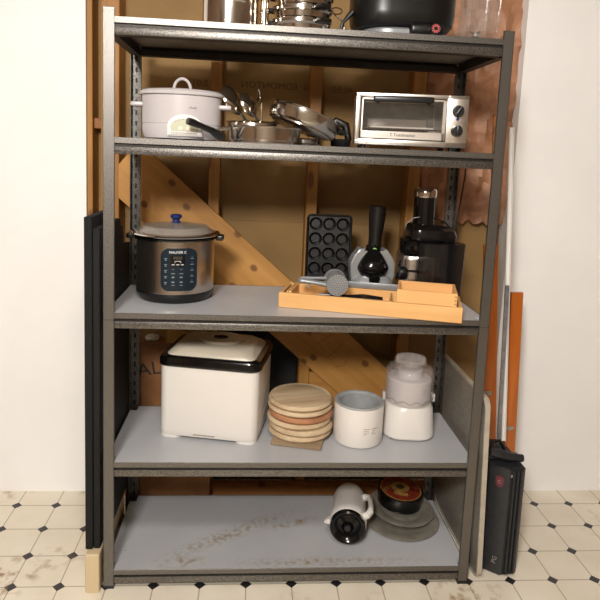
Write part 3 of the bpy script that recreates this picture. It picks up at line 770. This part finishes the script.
# grey potato ricer lying across the tray's front rail
p = trayM @ Vector((.185, .04, .0))
t = thing('potato_ricer', 'grey metal potato ricer with a perforated end lying on the wooden tray', 'ricer', (p.x, p.y, Z3 + HT + .0385), ang_t)
RR = .036
M = RZ(14) @ RX(90)
b = B().lathe([(RR * .9, -.06), (RR, -.058), (RR * 1.06, -.052), (RR * 1.06, -.044), (RR, -.042), (RR, .03), (RR * .97, .034), (0, .034), (0, .030), (RR * .9, .029), (RR * .9, -.06)], 48, M=M)
cyl = obj('cylinder', b, GREYP, t)
b = B()
for rr, n in ((.0, 1), (.008, 6), (.016, 12), (.024, 18), (.0305, 22)):
    for i in range(n):
        a = 2 * pi * i / n; b.lathe([(0, .0335), (.0016, .0335), (.0016, .0346), (0, .0346)], 8, M=M @ T((rr * cos(a), rr * sin(a), 0)))
obj('perforation', b, TEXTDK, cyl)
b = B().tube([(-.03, -.012, -.004), (-.06, -.01, -.002), (-.09, -.008, .0), (-.115, -.006, .001), (-.124, -.004, -.004)], [.012, .010, .010, .012, .008], 12, flat=.8)
obj('handle', b, GREYP, t)
b = B().tube([(-.03, .012, .012), (-.07, .006, .010), (-.118, .0, .008), (-.126, 0, .0)], [.006, .005, .006, .005], 10)
b.box(-.099, -.093, -.004, .002, .008, .016); b.box(-.094, -.088, -.012, -.004, -.020, -.006)
obj('hinge_bar', b, GREYP, t)
# grey flat handled utensil across the back of the tray
A_ = trayM @ Vector((.20, .163, HT + .004)); 
b = B().box(0, .24, -.004, .004, 0, .022, .003, 2)
tag(obj('metal_bar', b, GREYP), 'long flat grey bar lying across the back of the wooden tray', 'utensil', loc=(A_.x, A_.y, A_.z - .003), rot=(0, 0, ang_t + rad(2)))
t = thing('whisk', 'flat black slotted whisk lying inside the wooden tray', 'utensil', trayM @ Vector((.215, .055, HT - .014)), ang_t + rad(4))
b = B()
for i in range(5): b.tube([(.0, .006 * i, .004), (.06, .012 * i - .01, .004 + .001 * i), (.125, .010 * i - .006, .003)], .0018, 6)
obj('wires', b, BLK, t)
b = B().tube([(-.09, .012, .004), (-.03, .012, .005), (.005, .012, .004)], [.005, .006, .005], 8); obj('handle', b, BLK, t)

# ------------------------------------------------------------------ second tier
def dehydrator():
    P0 = Vector((-.466, .178, 0)); P1 = Vector((-.126, .108, 0)); a = math.atan2(P1.y - P0.y, P1.x - P0.x); w_ = (P1 - P0).length
    d_ = .275
    t = thing('food_dehydrator', 'large white boxy appliance with black rim and cream domed lid', 'dehydrator', (P0.x, P0.y, Z2 + E), a)
    c = (w_ / 2, d_ / 2)
    r = lambda ww, dd, rc, z: rrect(ww, dd, rc, z, 6, *c)
    b = B().loft([r(w_ - .006, d_ - .006, .029, .010), r(w_ - .003, d_ - .003, .03, .013), r(w_ - .002, d_ - .002, .03, .03), r(w_, d_, .032, .258)])
    body = obj('body', b, WHITEP, t)
    b = B()
    b.loft([rrect(.078, .07, .028, z, 6, .041, .038) for z in (0, .014)]); b.loft([rrect(.075, .07, .028, z, 6, w_ - .041, .038) for z in (0, .014)]); b.box(.012, w_ - .012, d_ - .06, d_ - .01, 0, .014, .003, 2)
    obj('foot', b, WHITEP, body)
    b = B().box(w_ * .36, w_ * .58, -.0008, .002, .018, .0205); obj('vent_slot', b, TEXTGY, body)
    b = B().loft([r(w_ + .002, d_ + .002, .034, .257), r(w_ + .012, d_ + .012, .038, .261), r(w_ + .012, d_ + .012, .038, .280), r(w_ + .002, d_ + .002, .036, .290), r(w_ - .03, d_ - .03, .032, .293), r(w_ - .03, d_ - .03, .032, .270)], cap=False)
    obj('rim', b, BLKGLOSS, t, label='glossy black rim')
    b = B().loft([r(w_ - .03, d_ - .03, .03, .270), r(w_ - .035, d_ - .035, .03, .294), r(w_ - .055, d_ - .045, .035, .303), r(w_ - .07, d_ - .075, .05, .313), r(w_ - .08, d_ - .09, .05, .317), r(w_ - .10, d_ - .12, .05, .319)])
    lid = obj('lid', b, CREAMP, t, label='cream domed lid')
    b = B().lathe([(0, .3185), (.082, .3185), (.084, .322), (.079, .327), (.04, .329), (0, .329)], 48, M=T((w_ * .52, d_ * .55, 0)), sy=.8); k = obj('air_vent_disc', b, CREAMP, lid)
    b = B().lathe([(0, .3285), (.026, .3285), (.026, .3305), (.018, .3315), (.012, .330), (0, .330)], 32, M=T((w_ * .52, d_ * .52, 0)), sy=.8); b.tube([(w_ * .52 - .024, d_ * .52, .331), (w_ * .52 + .022, d_ * .52, .331)], .004, 8); obj('dial', b, BLK, k)
    b = B()
    for i in range(9):
        b.box(w_ + .0003, w_ + .002, .05 + i * .0, .055, .03, .031)
    for i in range(7):
        z = .04 + i * .028
        b.tube([(w_ - .001, .035, z), (w_ - .001, d_ - .03, z + .05 if z + .05 < .24 else .24)], .0016, 6)
    obj('side_rib', b, WHITEP, body)
dehydrator()

# stack of round wooden boards over one square board
zb = Z2 + E
b = B().box(-.088, .088, -.088, .088, 0, .014, .004, 2)
tag(obj('wooden_board', b, GREYWOOD), 'square worn wooden board at the bottom of the stack of round boards', 'board', loc=(.030, .182, zb), rot=(0, 0, rad(-14)))
z = zb + .0145
labs = ['lowest round wooden board, lying on the square board', 'second round wooden board from the bottom of the stack', 'third round wooden board from the bottom of the stack',
        'reddish brown round wooden board in the upper part of the stack', 'round pale wooden board directly under the topmost grooved one', 'topmost round wooden board, with a groove round its edge']
offs = [(0, .004), (.004, -.002), (-.004, .003), (.001, -.003), (-.003, .002), (-.002, .006)]
ths = [.0215, .023, .022, .0225, .018, .020]
for i in range(6):
    r = .1145 - .001 * (i % 2); h = ths[i]
    prof = [(0, 0), (r - .008, 0), (r, h * .4), (r, h * .6), (r - .005, h), (r - .010, h), (r - .013, h - .0018), (r - .017, h), (0, h)]
    m = REDWOOD if i == 3 else BOARDWOOD
    b = B().lathe(prof, 56)
    tag(obj('round_board', b, m), labs[i], 'board', group='stack of round wooden boards', loc=(.031 + offs[i][0], .205 + offs[i][1], z), rot=(0, 0, rad(25 * i + 70)))
    z += h + .0005

# white freezer bowl
t = thing('freezer_bowl', 'white round ice cream freezer bowl, open, with silver inside', 'bowl', (.235, .174, Z2 + E), 0)
R_ = .087
b = B().lathe([(0, 0), (R_ - .008, 0), (R_ - .002, .004), (R_, .012), (R_, .135), (R_ - .001, .138), (R_ - .006, .138)], 64); ob = obj('outer_wall', b, WHITEP, t)
b = B().lathe([(R_ - .007, .1375), (R_ - .001, .1385), (R_ + .001, .142), (R_ - .003, .1455), (R_ - .012, .145), (R_ - .018, .140), (R_ - .021, .03), (R_ - .03, .018), (0, .016)], 64)
obj('inner_bowl', b, noisy('matte_aluminium', (166, 168, 168), (176, 178, 178), 40, .45, .3), t, label='silver inner bowl')
b = B()
for col in range(2):
    for row in range(4):
        L_ = (.024, .019, .022, .013)[row] if col == 0 else (.026, .017, .012, .02)[row]
        aa = rad(-90 + (2 if col == 0 else 22)) ; zz = .072 - row * .0062
        a1_ = aa + L_ / R_
        t_ = bmesh.new(); n = 6
        f = [[t_.verts.new(((R_ + o) * cos(aa + (a1_ - aa) * i / n), (R_ + o) * sin(aa + (a1_ - aa) * i / n), zz + dz)) for i in range(n + 1)] for o, dz in ((.0005, 0), (.0005, .0022 if row == 0 else .0014), (-.0005, .0014), (-.0005, 0))]
        for q in range(4):
            for i in range(n): t_.faces.new((f[q][i], f[q][i + 1], f[(q + 1) % 4][i + 1], f[(q + 1) % 4][i]))
        bmesh.ops.recalc_face_normals(t_, faces=t_.faces); b.join(t_)
obj('printed_label', b, TEXTGY, ob)

# ice cream maker
t = thing('ice_cream_maker', 'white ice cream maker with a clear plastic cover over its drum', 'ice cream maker', (.428, .235, Z2 + E), rad(-4))
b = B().loft([rrect(.178, .175, .06, .004), rrect(.186, .182, .062, .010), rrect(.184, .18, .062, .03), rrect(.172, .170, .07, .108), rrect(.162, .16, .072, .118), rrect(.15, .15, .07, .120)])
obj('base', b, WHITEP, t)
for sx in (-1, 1):
    for sy in (-1, 1): b = B().lathe([(0, 0), (.012, 0), (.012, .006), (0, .006)], 16, M=T((sx * .06, sy * .06, 0))); obj('rubber_foot', b, BLK, t)
b = B().lathe([(0, .1205), (.074, .1205), (.079, .125), (.079, .205), (.074, .211), (.046, .213), (.046, .238), (.040, .242), (0, .240)], 56); dm = obj('drum', b, GREYWHITE, t)
b = B().lathe([(.085, .1215), (.088, .125), (.089, .215), (.086, .236), (.078, .246), (.060, .251), (.058, .253), (.058, .276), (.055, .281), (.044, .282), (.041, .276), (.038, .256)], 64)
cv = obj('clear_cover', b, CLEAR, t, label='clear plastic cover')
b = B().lathe([(.020, .246), (.024, .262), (.040, .2835), (.0425, .2835), (.026, .262), (.022, .246), (.020, .246)], 32)
for i in range(16): b.box(.026, .052, -.0012, .0012, .262, .284, M=RZ(22.5 * i))
obj('spout_ring', b, CLEAR, cv)
wav = [(.0875 * cos(2 * pi * i / 96), .0875 * sin(2 * pi * i / 96), .140 + .005 * sin(2 * pi * i / 96 * 12)) for i in range(96)]
b = B().tube(wav, .0012, 6, closed=True); obj('wavy_edge', b, base_mat('grey_line', (110, 104, 100), .4), cv)
b = B()
for row in range(5):
    for i in range(4):
        a = rad(-62) + i * .055; b.box(-.0018, .0018, -.0006, .0002, 0, .0018, M=Matrix.Rotation(a + pi / 2, 4, 'Z') @ T((0, -.0785, .182 - row * .005)))
obj('printed_label', b, TEXTGY, dm)
for sx in (-1, 1):
    b = B().box(sx * .090 - .006, sx * .090 + .006, -.012, .012, .119, .148, .003, 2); obj('latch', b, GREYWHITE, t)

# ------------------------------------------------------------------ lowest tier
# platters
def platter(r, z, x, y, lab, rot=(0, 0, 0)):
    b = B().lathe([(0, 0), (r * .62, 0), (r * .64, .004), (r - .004, .0095), (r, .011), (r, .0125), (r - .006, .0125), (r * .66, .0065), (r * .62, .003), (0, .003)], 72)
    tag(obj('metal_platter', b, DULLSTEEL), lab, 'platter', loc=(x, y, z), rot=rot, group='metal platters')
platter(.1440, Z1 + E, .438, .262, 'lower and wider of the two round metal platters on the bottom shelf')
platter(.1240, Z1 + .022, .448, .300, 'upper round metal platter, the one the black tin stands on', rot=(rad(3), rad(3), 0))
# small bowl between, which the upper platter rests on
# tin
t = thing('biscuit_tin', 'round black tin with a red and yellow printed lid, on the platters', 'tin', (.448, .333, Z1 + .0335), rot=(rad(3), rad(3), rad(0)))
b = B().lathe([(0, 0), (.082, 0), (.086, .003), (.086, .034), (.0835, .036), (0, .036)], 64); obj('body', b, BLKGLOSS, t)
b = B().lathe([(.083, .034), (.088, .035), (.088, .052), (.085, .0555), (.082, .0548), (.0, .0548)], 64); ld = obj('lid', b, [BLKGLOSS], t)
def disc(r0, r1, z, m, name, M=None, sy=1, x=0, y=0):
    b = B().lathe([(r0, z), (r1, z), (r1, z + .0004), (r0, z + .0004), (r0, z)] if r0 > 0 else [(0, z), (r1, z), (r1, z + .0004), (0, z + .0004)], 48, M=T((x, y, 0)), sy=sy)
    return obj(name, b, m, ld)
REDP = noisy('red_print', (134, 50, 32), (116, 38, 26), 40, .4); YEL = noisy('yellow_print', (176, 144, 78), (150, 112, 56), 60, .4)
disc(0, .080, .0550, REDP, 'lid_print'); disc(.076, .080, .0556, YEL, 'lid_border', sy=1)
disc(0, .036, .0556, YEL, 'lid_medallion', y=.008, sy=.9); disc(0, .016, .0562, base_mat('dark_green_print', (64, 62, 34), .4), 'lid_figure', y=.010)
b = B().box(-.022, .03, -.045, -.026, .0556, .0562, 0, 1, M=RZ(-18)); obj('lid_banner', b, YEL, ld)
text('lid_lettering', 'MINT', .026, YEL, ld, T((-.050, .004, .0562)) @ RZ(52) @ RX(-90), thick=.0003)
text('lid_lettering', 'MIX', .024, BLKGLOSS, ld, T((.052, -.012, .0562)) @ RZ(-20) @ RX(-90), thick=.0003)
# white thermos jug lying on its side, black cap to the front
dv = Vector((.05, .25, 0)); az = math.atan2(dv.y, dv.x) - pi / 2
t = thing('thermos_jug', 'white insulated jug lying on its side with black screw cap facing forward', 'jug', (.209, .120, Z1 + .0685), az)
M = RX(-90)   # lathe axis -> +Y
b = B().lathe([(.050, 0), (.062, .002), (.066, .012), (.067, .04), (.065, .09), (.062, .13), (.061, .17), (.057, .19), (.048, .20), (0, .203)], 56, M=M); bd = obj('body', b, WHITEP, t)
b = B().lathe([(0, .012), (.014, .012), (.016, .002), (.022, -.004), (.040, .004), (.051, -.010), (.058, -.013), (.063, -.008), (.0635, .010), (.055, .014)], 56, M=M); cp = obj('cap', b, BLKGLOSS, t, label='glossy black screw cap')
b = B().lathe([(0, -.012), (.011, -.012), (.0135, -.008), (.0135, .004), (0, .004)], 28, M=M); obj('cap_knob', b, BLK, cp)
Mh = RY(-30)
b = B().tube([Mh @ Vector(p) for p in ((.056, .020, 0), (.078, .020, 0), (.090, .034, 0), (.092, .06, 0), (.090, .09, 0), (.086, .125, 0), (.070, .140, 0), (.050, .142, 0))], [.010, .010, .010, .009, .009, .009, .010, .010], 12, flat=1.3)
obj('handle', b, WHITEP, t)
b = B().loft([[(-.058, .02, .012), (-.058, .055, .008), (-.058, .055, -.010), (-.058, .02, -.014)], [(-.084, .012, .004), (-.084, .022, .003), (-.084, .022, -.003), (-.084, .012, -.004)]]); obj('spout', b, WHITEP, bd)

# ------------------------------------------------------------------ top tier (bases visible, tops above the frame)
t = thing('stock_pot', 'tall polished steel stock pot at the left of the top shelf', 'pot', (-.250, .13, Z5 + E), 0)
R_ = .088
obj('body', B().lathe([(0, 0), (R_ - .004, 0), (R_, .004), (R_, .18), (R_ + .004, .184), (R_ - .003, .184), (R_ - .003, .012), (0, .010)], 64), CHROME, t)
b = B().lathe([(R_ + .003, .185), (R_ + .004, .188), (R_ * .7, .2), (0, .206), (0, .203), (R_ * .7, .197), (R_, .186)], 64); ld_ = obj('lid', b, CHROME, t)
obj('knob', B().lathe([(0, .205), (.008, .205), (.008, .22), (.018, .224), (.018, .232), (0, .234)], 24), BLK, ld_)
for sx in (-1, 1):
    b = B().tube([(sx * R_, -.03, .135), (sx * (R_ + .03), -.03, .14), (sx * (R_ + .036), 0, .141), (sx * (R_ + .03), .03, .14), (sx * R_, .03, .135)], .006, 10); obj('side_handle', b, BLK, t)
b = B()
for k in range(9): b.box(-.0016, .0016, -.0004, .0006, 0, .003 + .002 * (k % 3 == 0), M=RZ(10 + 2.6 * k) @ T((0, -R_, .072)))
obj('engraved_mark', b, TEXTGY, t)
# slim steel cylinder between pot and pans
b = B().lathe([(0, 0), (.0125, 0), (.013, .002), (.013, .02), (.0145, .022), (.0145, .028), (.013, .03), (.013, .05), (.0145, .052), (.0145, .058), (.013, .06), (.013, .11), (.010, .118), (0, .119)], 24)
tag(obj('steel_shaker', b, CHROME), 'slim ribbed steel cylinder standing between the stock pot and the pan stack', 'shaker', loc=(-.146, .105, Z5 + E))
# stacked steel pans with black handles
zt = Z5 + E
labs = ['bottom pan of the steel pan stack on the top shelf', 'middle pan of the steel pan stack on the top shelf', 'uppermost pan of the steel pan stack on the top shelf']
pr0 = thing('steel_pan', labs[0], 'pan', (-.03, .125, zt), 0, group='stacked steel pans')
R_ = .093
obj('body', B().lathe([(0, 0), (R_ - .014, 0), (R_ - .008, .004), (R_ - .006, .020), (R_, .026), (R_, .034), (R_ + .004, .036), (R_, .038), (R_ - .003, .034), (R_ - .009, .008), (0, .006)], 64), CHROME, pr0)
b = B().box(-.02, .02, -.040, .0, -.006, .008, .005, 2, M=T((.048, -.078, .026)) @ RZ(32)); obj('handle', b, BLK, pr0)
b = B().tube([(-.09, -.01, .030), (-.105, -.012, .032), (-.105, .02, .032), (-.09, .02, .03)], .005, 8); obj('side_handle', b, BLK, pr0)
for k in (1, 2):
    q = dup(pr0); q['label'] = labs[k]; q.location = (-.03 + .003 * k, .125, zt + .0385 * k)
    q.rotation_euler = (0, 0, rad(-4 * k))
# steaming basket of black handles and thin wires at the right of the stack
t = thing('wire_steamer', 'small dark folding stand with looped wire handles beside the pan stack', 'stand', (.105, .15, Z5 + E), 0)
b = B().tube([(.0, 0, .05), (.018, 0, .072), (.03, .0, .085)], [.004, .008, .010], 10); b.tube([(-.012, 0, .0), (-.006, 0, .02), (0, 0, .05)], .006, 10); b.tube([(-.012, 0, .004), (-.04, .0, .01), (-.05, .02, .004)], .008, 10); obj('handle', b, BLK, t)
b = B().tube([(.006, -.004, .0), (.006, -.004, .035)], .005, 8); obj('leg', b, STEEL, t)
b = B().tube([(.018 * cos(a) - .022, 0, .085 + .010 * sin(a)) for a in [2 * pi * i / 20 for i in range(20)]], .0018, 6, closed=True)
b.tube([(-.05, .01, .10), (-.02, .01, .07), (.005, .0, .05)], .0018, 6); obj('wire_loop', b, BLK, t)
bpy.data.objects[t.name].name = 'wire_stand'

# black electric roaster
t = thing('electric_roaster', 'large black electric roaster with grey base and dark dial on the top shelf', 'roaster', (.302, .19, Z5 + E), 0)
out = lambda w_, d_, z: rrect(w_, d_, min(w_, d_) * .42, z, 8)
b = B().loft([out(.275, .225, 0), out(.285, .235, .003), out(.282, .232, .026), out(.265, .22, .032)]); obj('base', b, GREYP, t)
b = B().loft([out(.25, .20, .0322), out(.30, .23, .038), out(.325, .25, .052), out(.335, .255, .08), out(.335, .255, .16), out(.34, .26, .165), out(.33, .25, .168)]); bd = obj('body', b, BLKMATTE2, t)
b = B().loft([out(.345, .255, .169), out(.345, .255, .176), out(.30, .21, .195), out(.2, .12, .205)]); l_ = obj('lid', b, BLKMATTE2, t)
b = B().tube([(-.05, 0, .20), (-.045, 0, .225), (0, 0, .232), (.045, 0, .225), (.05, 0, .20)], .008, 10); obj('handle', b, BLK, l_)
M = T((.075, -.125, .026)) @ RX(90)
b = B().box(-.075, .035, -.016, .018, -.03, .012, .012, 3, M=M); cb = obj('control_box', b, BLK, t)
b = B().lathe([(0, .012), (.0165, .012), (.0165, .024), (.014, .027), (0, .027)], 28, M=M @ T((.0, 0, 0))); kn = obj('dial', b, BLK, cb)
b = B()
for i in range(10):
    a = 2 * pi * i / 10; b.box(.006, .0135, -.0018, .0018, .0272, .0278, M=M @ RZ(math.degrees(a)))
obj('dial_marking', b, base_mat('pink_red_print', (190, 84, 84), .5), kn)
# clear plastic container
t = thing('clear_container', 'tall clear plastic container with a pouring base at the right end of the top shelf', 'container', (.535, .13, Z5 + E), rad(-2))
b = B().loft([rrect(.128, .12, .012, 0), rrect(.13, .122, .012, .003), rrect(.128, .12, .012, .026), rrect(.112, .11, .014, .03)]); obj('base', b, CLEARDIM, t)
def shell(secs_o, secs_i):
    bb = B(); bb.loft(secs_o + secs_i[::-1], cap=False); return bb
ow = [rrect(.108, .104, .016, z, cx=z * .05) for z in (.031, .10, .20)]
iw = [rrect(.102, .098, .014, z, cx=z * .05) for z in (.035, .10, .20)]
obj('jar_wall', shell(ow, iw), CLEARDIM, t)
b = B().tube([(.05, -.05, .034), (.06, -.052, .20)], .004, 8); b.tube([(-.045, -.05, .034), (-.044, -.052, .20)], .003, 8); b.tube([(.005, -.052, .034), (.018, -.053, .20)], .003, 8); obj('moulded_rib', b, CLEARDIM, t)
b = B().lathe([(0, .0265), (.012, .0265), (.010, .036), (0, .038)], 20)
for k in range(4): b.box(.004, .03, -.004, .004, .034, .036, M=RZ(90 * k + 20) @ RY(-14))
obj('blade', b, DULLSTEEL, t)

# ------------------------------------------------------------------ around the shelving: left
b = B().box(-.662, -.618, -.02, .36, 0, .135, .003, 1)
tag(obj('beige_block', b, base_mat('beige_board', (206, 186, 150), .6)), 'beige block on the floor left of the shelving, under the black foam sheet', 'block')
FOAM = noisy('black_foam', (7, 7, 7), (13, 12, 12), 160, .9, bmp=.6); FOAMEDGE = noisy('black_foam_edge', (11, 10, 10), (20, 19, 18), 140, .9, bmp=.6)
b = B().box(-.668, -.644, -.005, .30, 0, 1.085, .004, 2)
o = tag(obj('foam_sheet', b, FOAM), 'thick black foam sheet standing leftmost beside the shelving', 'sheet', loc=(.0, .01, .136), rot=(0, 0, 0))
b = B().box(-.642, -.622, .01, .30, 0, 1.05, .003, 2)
tag(obj('foam_sheet', b, FOAMEDGE), 'thinner black sheet between the thick black foam sheet and the shelving post', 'sheet', loc=(0, .0, .136))
b = B().prism([(.375, .0), (.46, 0), (.46, 1.08), (.30, 1.10), (.29, 1.16), (.10, 1.19), (.06, 1.19), (.06, .14), (.375, .14)], -.6165, -.6115, M=Matrix(((0, 0, 1, 0), (1, 0, 0, 0), (0, 1, 0, 0), (0, 0, 0, 1))))
tag(obj('black_panel', b, BLKMATTE), 'tall matte black panel standing right against the left side of the shelving', 'panel')
# behind: cardboard box and dark board
t = thing('cardboard_box', 'tall brown cardboard box standing behind the white dehydrator', 'box', (-.42, .495, 0), 0)
b = B().box(-.185, .12, -.035, .045, 0, .685, .002, 1); cbx = obj('body', b, CARD, t)
b = B().box(-.06, .12, -.003, 0, 0, .05, 0, 1, M=T((0, -.035, .685)) @ RX(-28)); obj('flap', b, noisy('yellow_tape_card', (196, 160, 70), (170, 126, 60), 12, .7), cbx)
text('box_lettering', 'ALL', .075, TEXTDK, cbx, T((-.105, -.0360, .58)) @ RY(-10), sx=1.1)
b = B().lathe([(0, .0), (.025, 0), (.028, .008), (.026, .014), (.015, .018), (0, .018)], 28)
tag(obj('white_dish', b, WHITEP), 'small white round dish lying on the cardboard box', 'dish', loc=(-.54, .50, .6862))
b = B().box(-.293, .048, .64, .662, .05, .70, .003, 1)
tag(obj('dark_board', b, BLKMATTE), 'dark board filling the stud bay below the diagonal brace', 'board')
# ------------------------------------------------------------------ around the shelving: right
# big flat grey panel with metal rim standing against the right side
t = thing('folded_table', 'flat grey folded table with pale metal rim leaning on the right of the shelving', 'table', (.648, .0, 0), 0, rot=(0, rad(-2.0), 0))
TB = noisy('grey_laminate', (128, 122, 112), (142, 136, 126), 60, .55)
RIMM = noisy('pale_metal_rim', (196, 188, 172), (182, 174, 158), 30, .4, .35)
hh, dd, th = .655, .50, .017
M0 = Matrix(((0, 0, 1, 0), (1, 0, 0, .01 + dd / 2), (0, 1, 0, hh / 2 + .002), (0, 0, 0, 1)))
b = B().prism(rrect(dd - .012, hh - .012, .035), .003, th - .003, M=M0); obj('top_panel', b, TB, t)
ring = rrect(dd, hh, .04, None, 8)
t_ = bmesh.new(); O = [[t_.verts.new(M0 @ Vector((x, y, z))) for x, y in rr] for rr, z in ((ring, 0.0), (ring, th), (rrect(dd - .016, hh - .016, .034, None, 8), th), (rrect(dd - .016, hh - .016, .034, None, 8), 0))]
for q in range(4):
    for i in range(len(ring)): t_.faces.new((O[q][i], O[q][(i + 1) % len(ring)], O[(q + 1) % 4][(i + 1) % len(ring)], O[(q + 1) % 4][i]))
bmesh.ops.recalc_face_normals(t_, faces=t_.faces); b = B(); b.join(t_); obj('rim', b, RIMM, t)
t = thing('flat_tray', 'thin pale metal-edged board standing outside the grey folded table', 'board', (.6675, .0, 0), 0, rot=(0, rad(-2.0), 0))
b = B().prism(rrect(.49, .645, .03), .0, .006, M=Matrix(((0, 0, 1, 0), (1, 0, 0, .275), (0, 1, 0, .325), (0, 0, 0, 1)))); obj('panel', b, RIMM, t)
bpy.data.objects[t.name].name = 'thin_board'

# dark hard case
t = thing('hard_case', 'dark grey hard plastic case standing on the tiles at the right', 'case', (.685, .032, 0), 0)
CASEM = noisy('case_plastic', (32, 33, 36), (38, 39, 42), 60, .42)
outl = [(.052, .004), (.058, .001), (.108, .007), (.118, .016), (.118, .225), (.0, .225), (.0, .044), (.004, .037)]
b = B().prism(outl, .004, .400, bev=.004)
cs = obj('shell', b, CASEM, t)
b = B()
for k in range(3): b.box(.068 + k * .014, .075 + k * .014, -.0065 + k * .0016, .006 + k * .0016, .012, .392, .0015, 1)
obj('rib', b, CASEM, cs)
ff = T((.052, .004, 0)) @ RZ(-35)          # the bevelled face that carries the sticker, x running back to the left
b = B().prism([(-.016, .02), (-.016, .0), (-.012, -.014), (0, -.022), (.012, -.014), (.016, 0), (.016, .02), (0, .024)], 0, .0012, M=ff @ T((-.025, -.0006, .345)) @ RX(90) @ Matrix.Scale(.9, 4)); sk = obj('maroon_badge', b, base_mat('maroon_sticker', (96, 36, 46), .4), cs)
text('badge_lettering', 'C', .018, TEXTGY, sk, ff @ T((-.025, -.0022, .346)))
text('case_lettering', 'PG', .022, TEXTGY, cs, ff @ T((-.020, -.0006, .055)) @ RY(-80))
b = B().box(.060, .066, -.003, .001, .372, .380); obj('white_mark', b, TEXTGY, cs)
t = thing('plastic_bracket', 'dark grey plastic tool handle lying across the top of the hard case', 'tool', (.69, .06, .4035), 0)
b = B().tube([(-.004, .02, .035), (.03, .02, .028), (.07, .02, .016), (.115, .02, .012)], [.012, .016, .014, .012], 12, flat=1.1); b.box(-.004, .11, .03, .06, 0.0, .016, .004, 2); obj('body', b, CASEM, t)
b = B().tube([(.0, .03, .03), (.01, .04, .06), (.04, .05, .062), (.06, .05, .03)], .006, 10); obj('grip', b, BLK, t)
bpy.data.objects[t.name].name = 'tool_handle'

# leaning strips
def lean(name, x0, z0, x1, z1, y0, y1, wd, th, m, lab, cat, prof='flat'):
    p0 = Vector((x0, y0, z0)); p1 = Vector((x1, y1, z1)); d = p1 - p0; L_ = d.length
    o_ = thing(name, lab, cat, p0, rot=d.to_track_quat('Z', 'Y').to_euler())
    o_.rotation_euler = (math.atan2(-d.y, math.hypot(d.x, d.z)), math.atan2(d.x, d.z), 0)
    b_ = B()
    b_.box(-wd / 2, wd / 2, -th / 2, th / 2, 0, L_, .0015, 1)
    if prof == 'u':
        b_ = B(); b_.box(-wd / 2, wd / 2, th / 2 - .002, th / 2, 0, L_); b_.box(-wd / 2, -wd / 2 + .002, -th / 2, th / 2, 0, L_); b_.box(wd / 2 - .002, wd / 2, -th / 2, th / 2, 0, L_)
    return o_, b_, L_
WHITEM = base_mat('white_enamel_strip', (226, 222, 216), .35); GREYM = noisy('galvanised_strip', (160, 162, 166), (140, 142, 146), 50, .35, .7)
o_, b, L_ = lean('orange_board', .812, .0, .757, 1.12, .325, .40, .055, .016, ORANGEWOOD, 'varnished orange wood board leaning, left of the white strip', 'board'); obj('board', b, ORANGEWOOD, o_)
b = B().box(-.034, .004, -.015, -.008, L_ * .475, L_ * .49, .001, 1); b.lathe([(0, 0), (.006, 0), (.006, .012), (0, .012)], 12, M=T((-.010, -.009, L_ * .482)) @ RX(90)); obj('hinge', b, DULLSTEEL, o_)
o_, b, L_ = lean('orange_board', .868, .0, .848, .95, .295, .335, .046, .016, ORANGEWOOD, 'varnished orange wood board leaning, right of the white strip, with a metal hinge', 'board'); obj('board', b, ORANGEWOOD, o_)
b = B().box(-.024, .010, -.015, -.008, L_ * .435, L_ * .45, .001, 1); b.lathe([(0, 0), (.006, 0), (.006, .012), (0, .012)], 12, M=T((-.010, -.009, L_ * .442)) @ RX(90)); obj('hinge', b, DULLSTEEL, o_)
o_, b, L_ = lean('white_strip', .797, .405, .742, 1.56, .225, .27, .017, .010, WHITEM, 'long white metal strip leaning beside the shelving', 'strip', 'u'); obj('channel', b, WHITEM, o_)
o_, b, L_ = lean('grey_strip', .764, .405, .756, 1.00, .19, .22, .014, .008, GREYM, 'grey galvanised strip leaning left of the white strip', 'strip'); obj('bar', b, GREYM, o_)
o_, b, L_ = lean('wooden_lath', .84, .0, .775, 1.62, .42, .50, .022, .014, PLATE, 'thin rough wooden lath leaning behind the shelving post at the right', 'lath'); obj('lath', b, PLATE, o_)
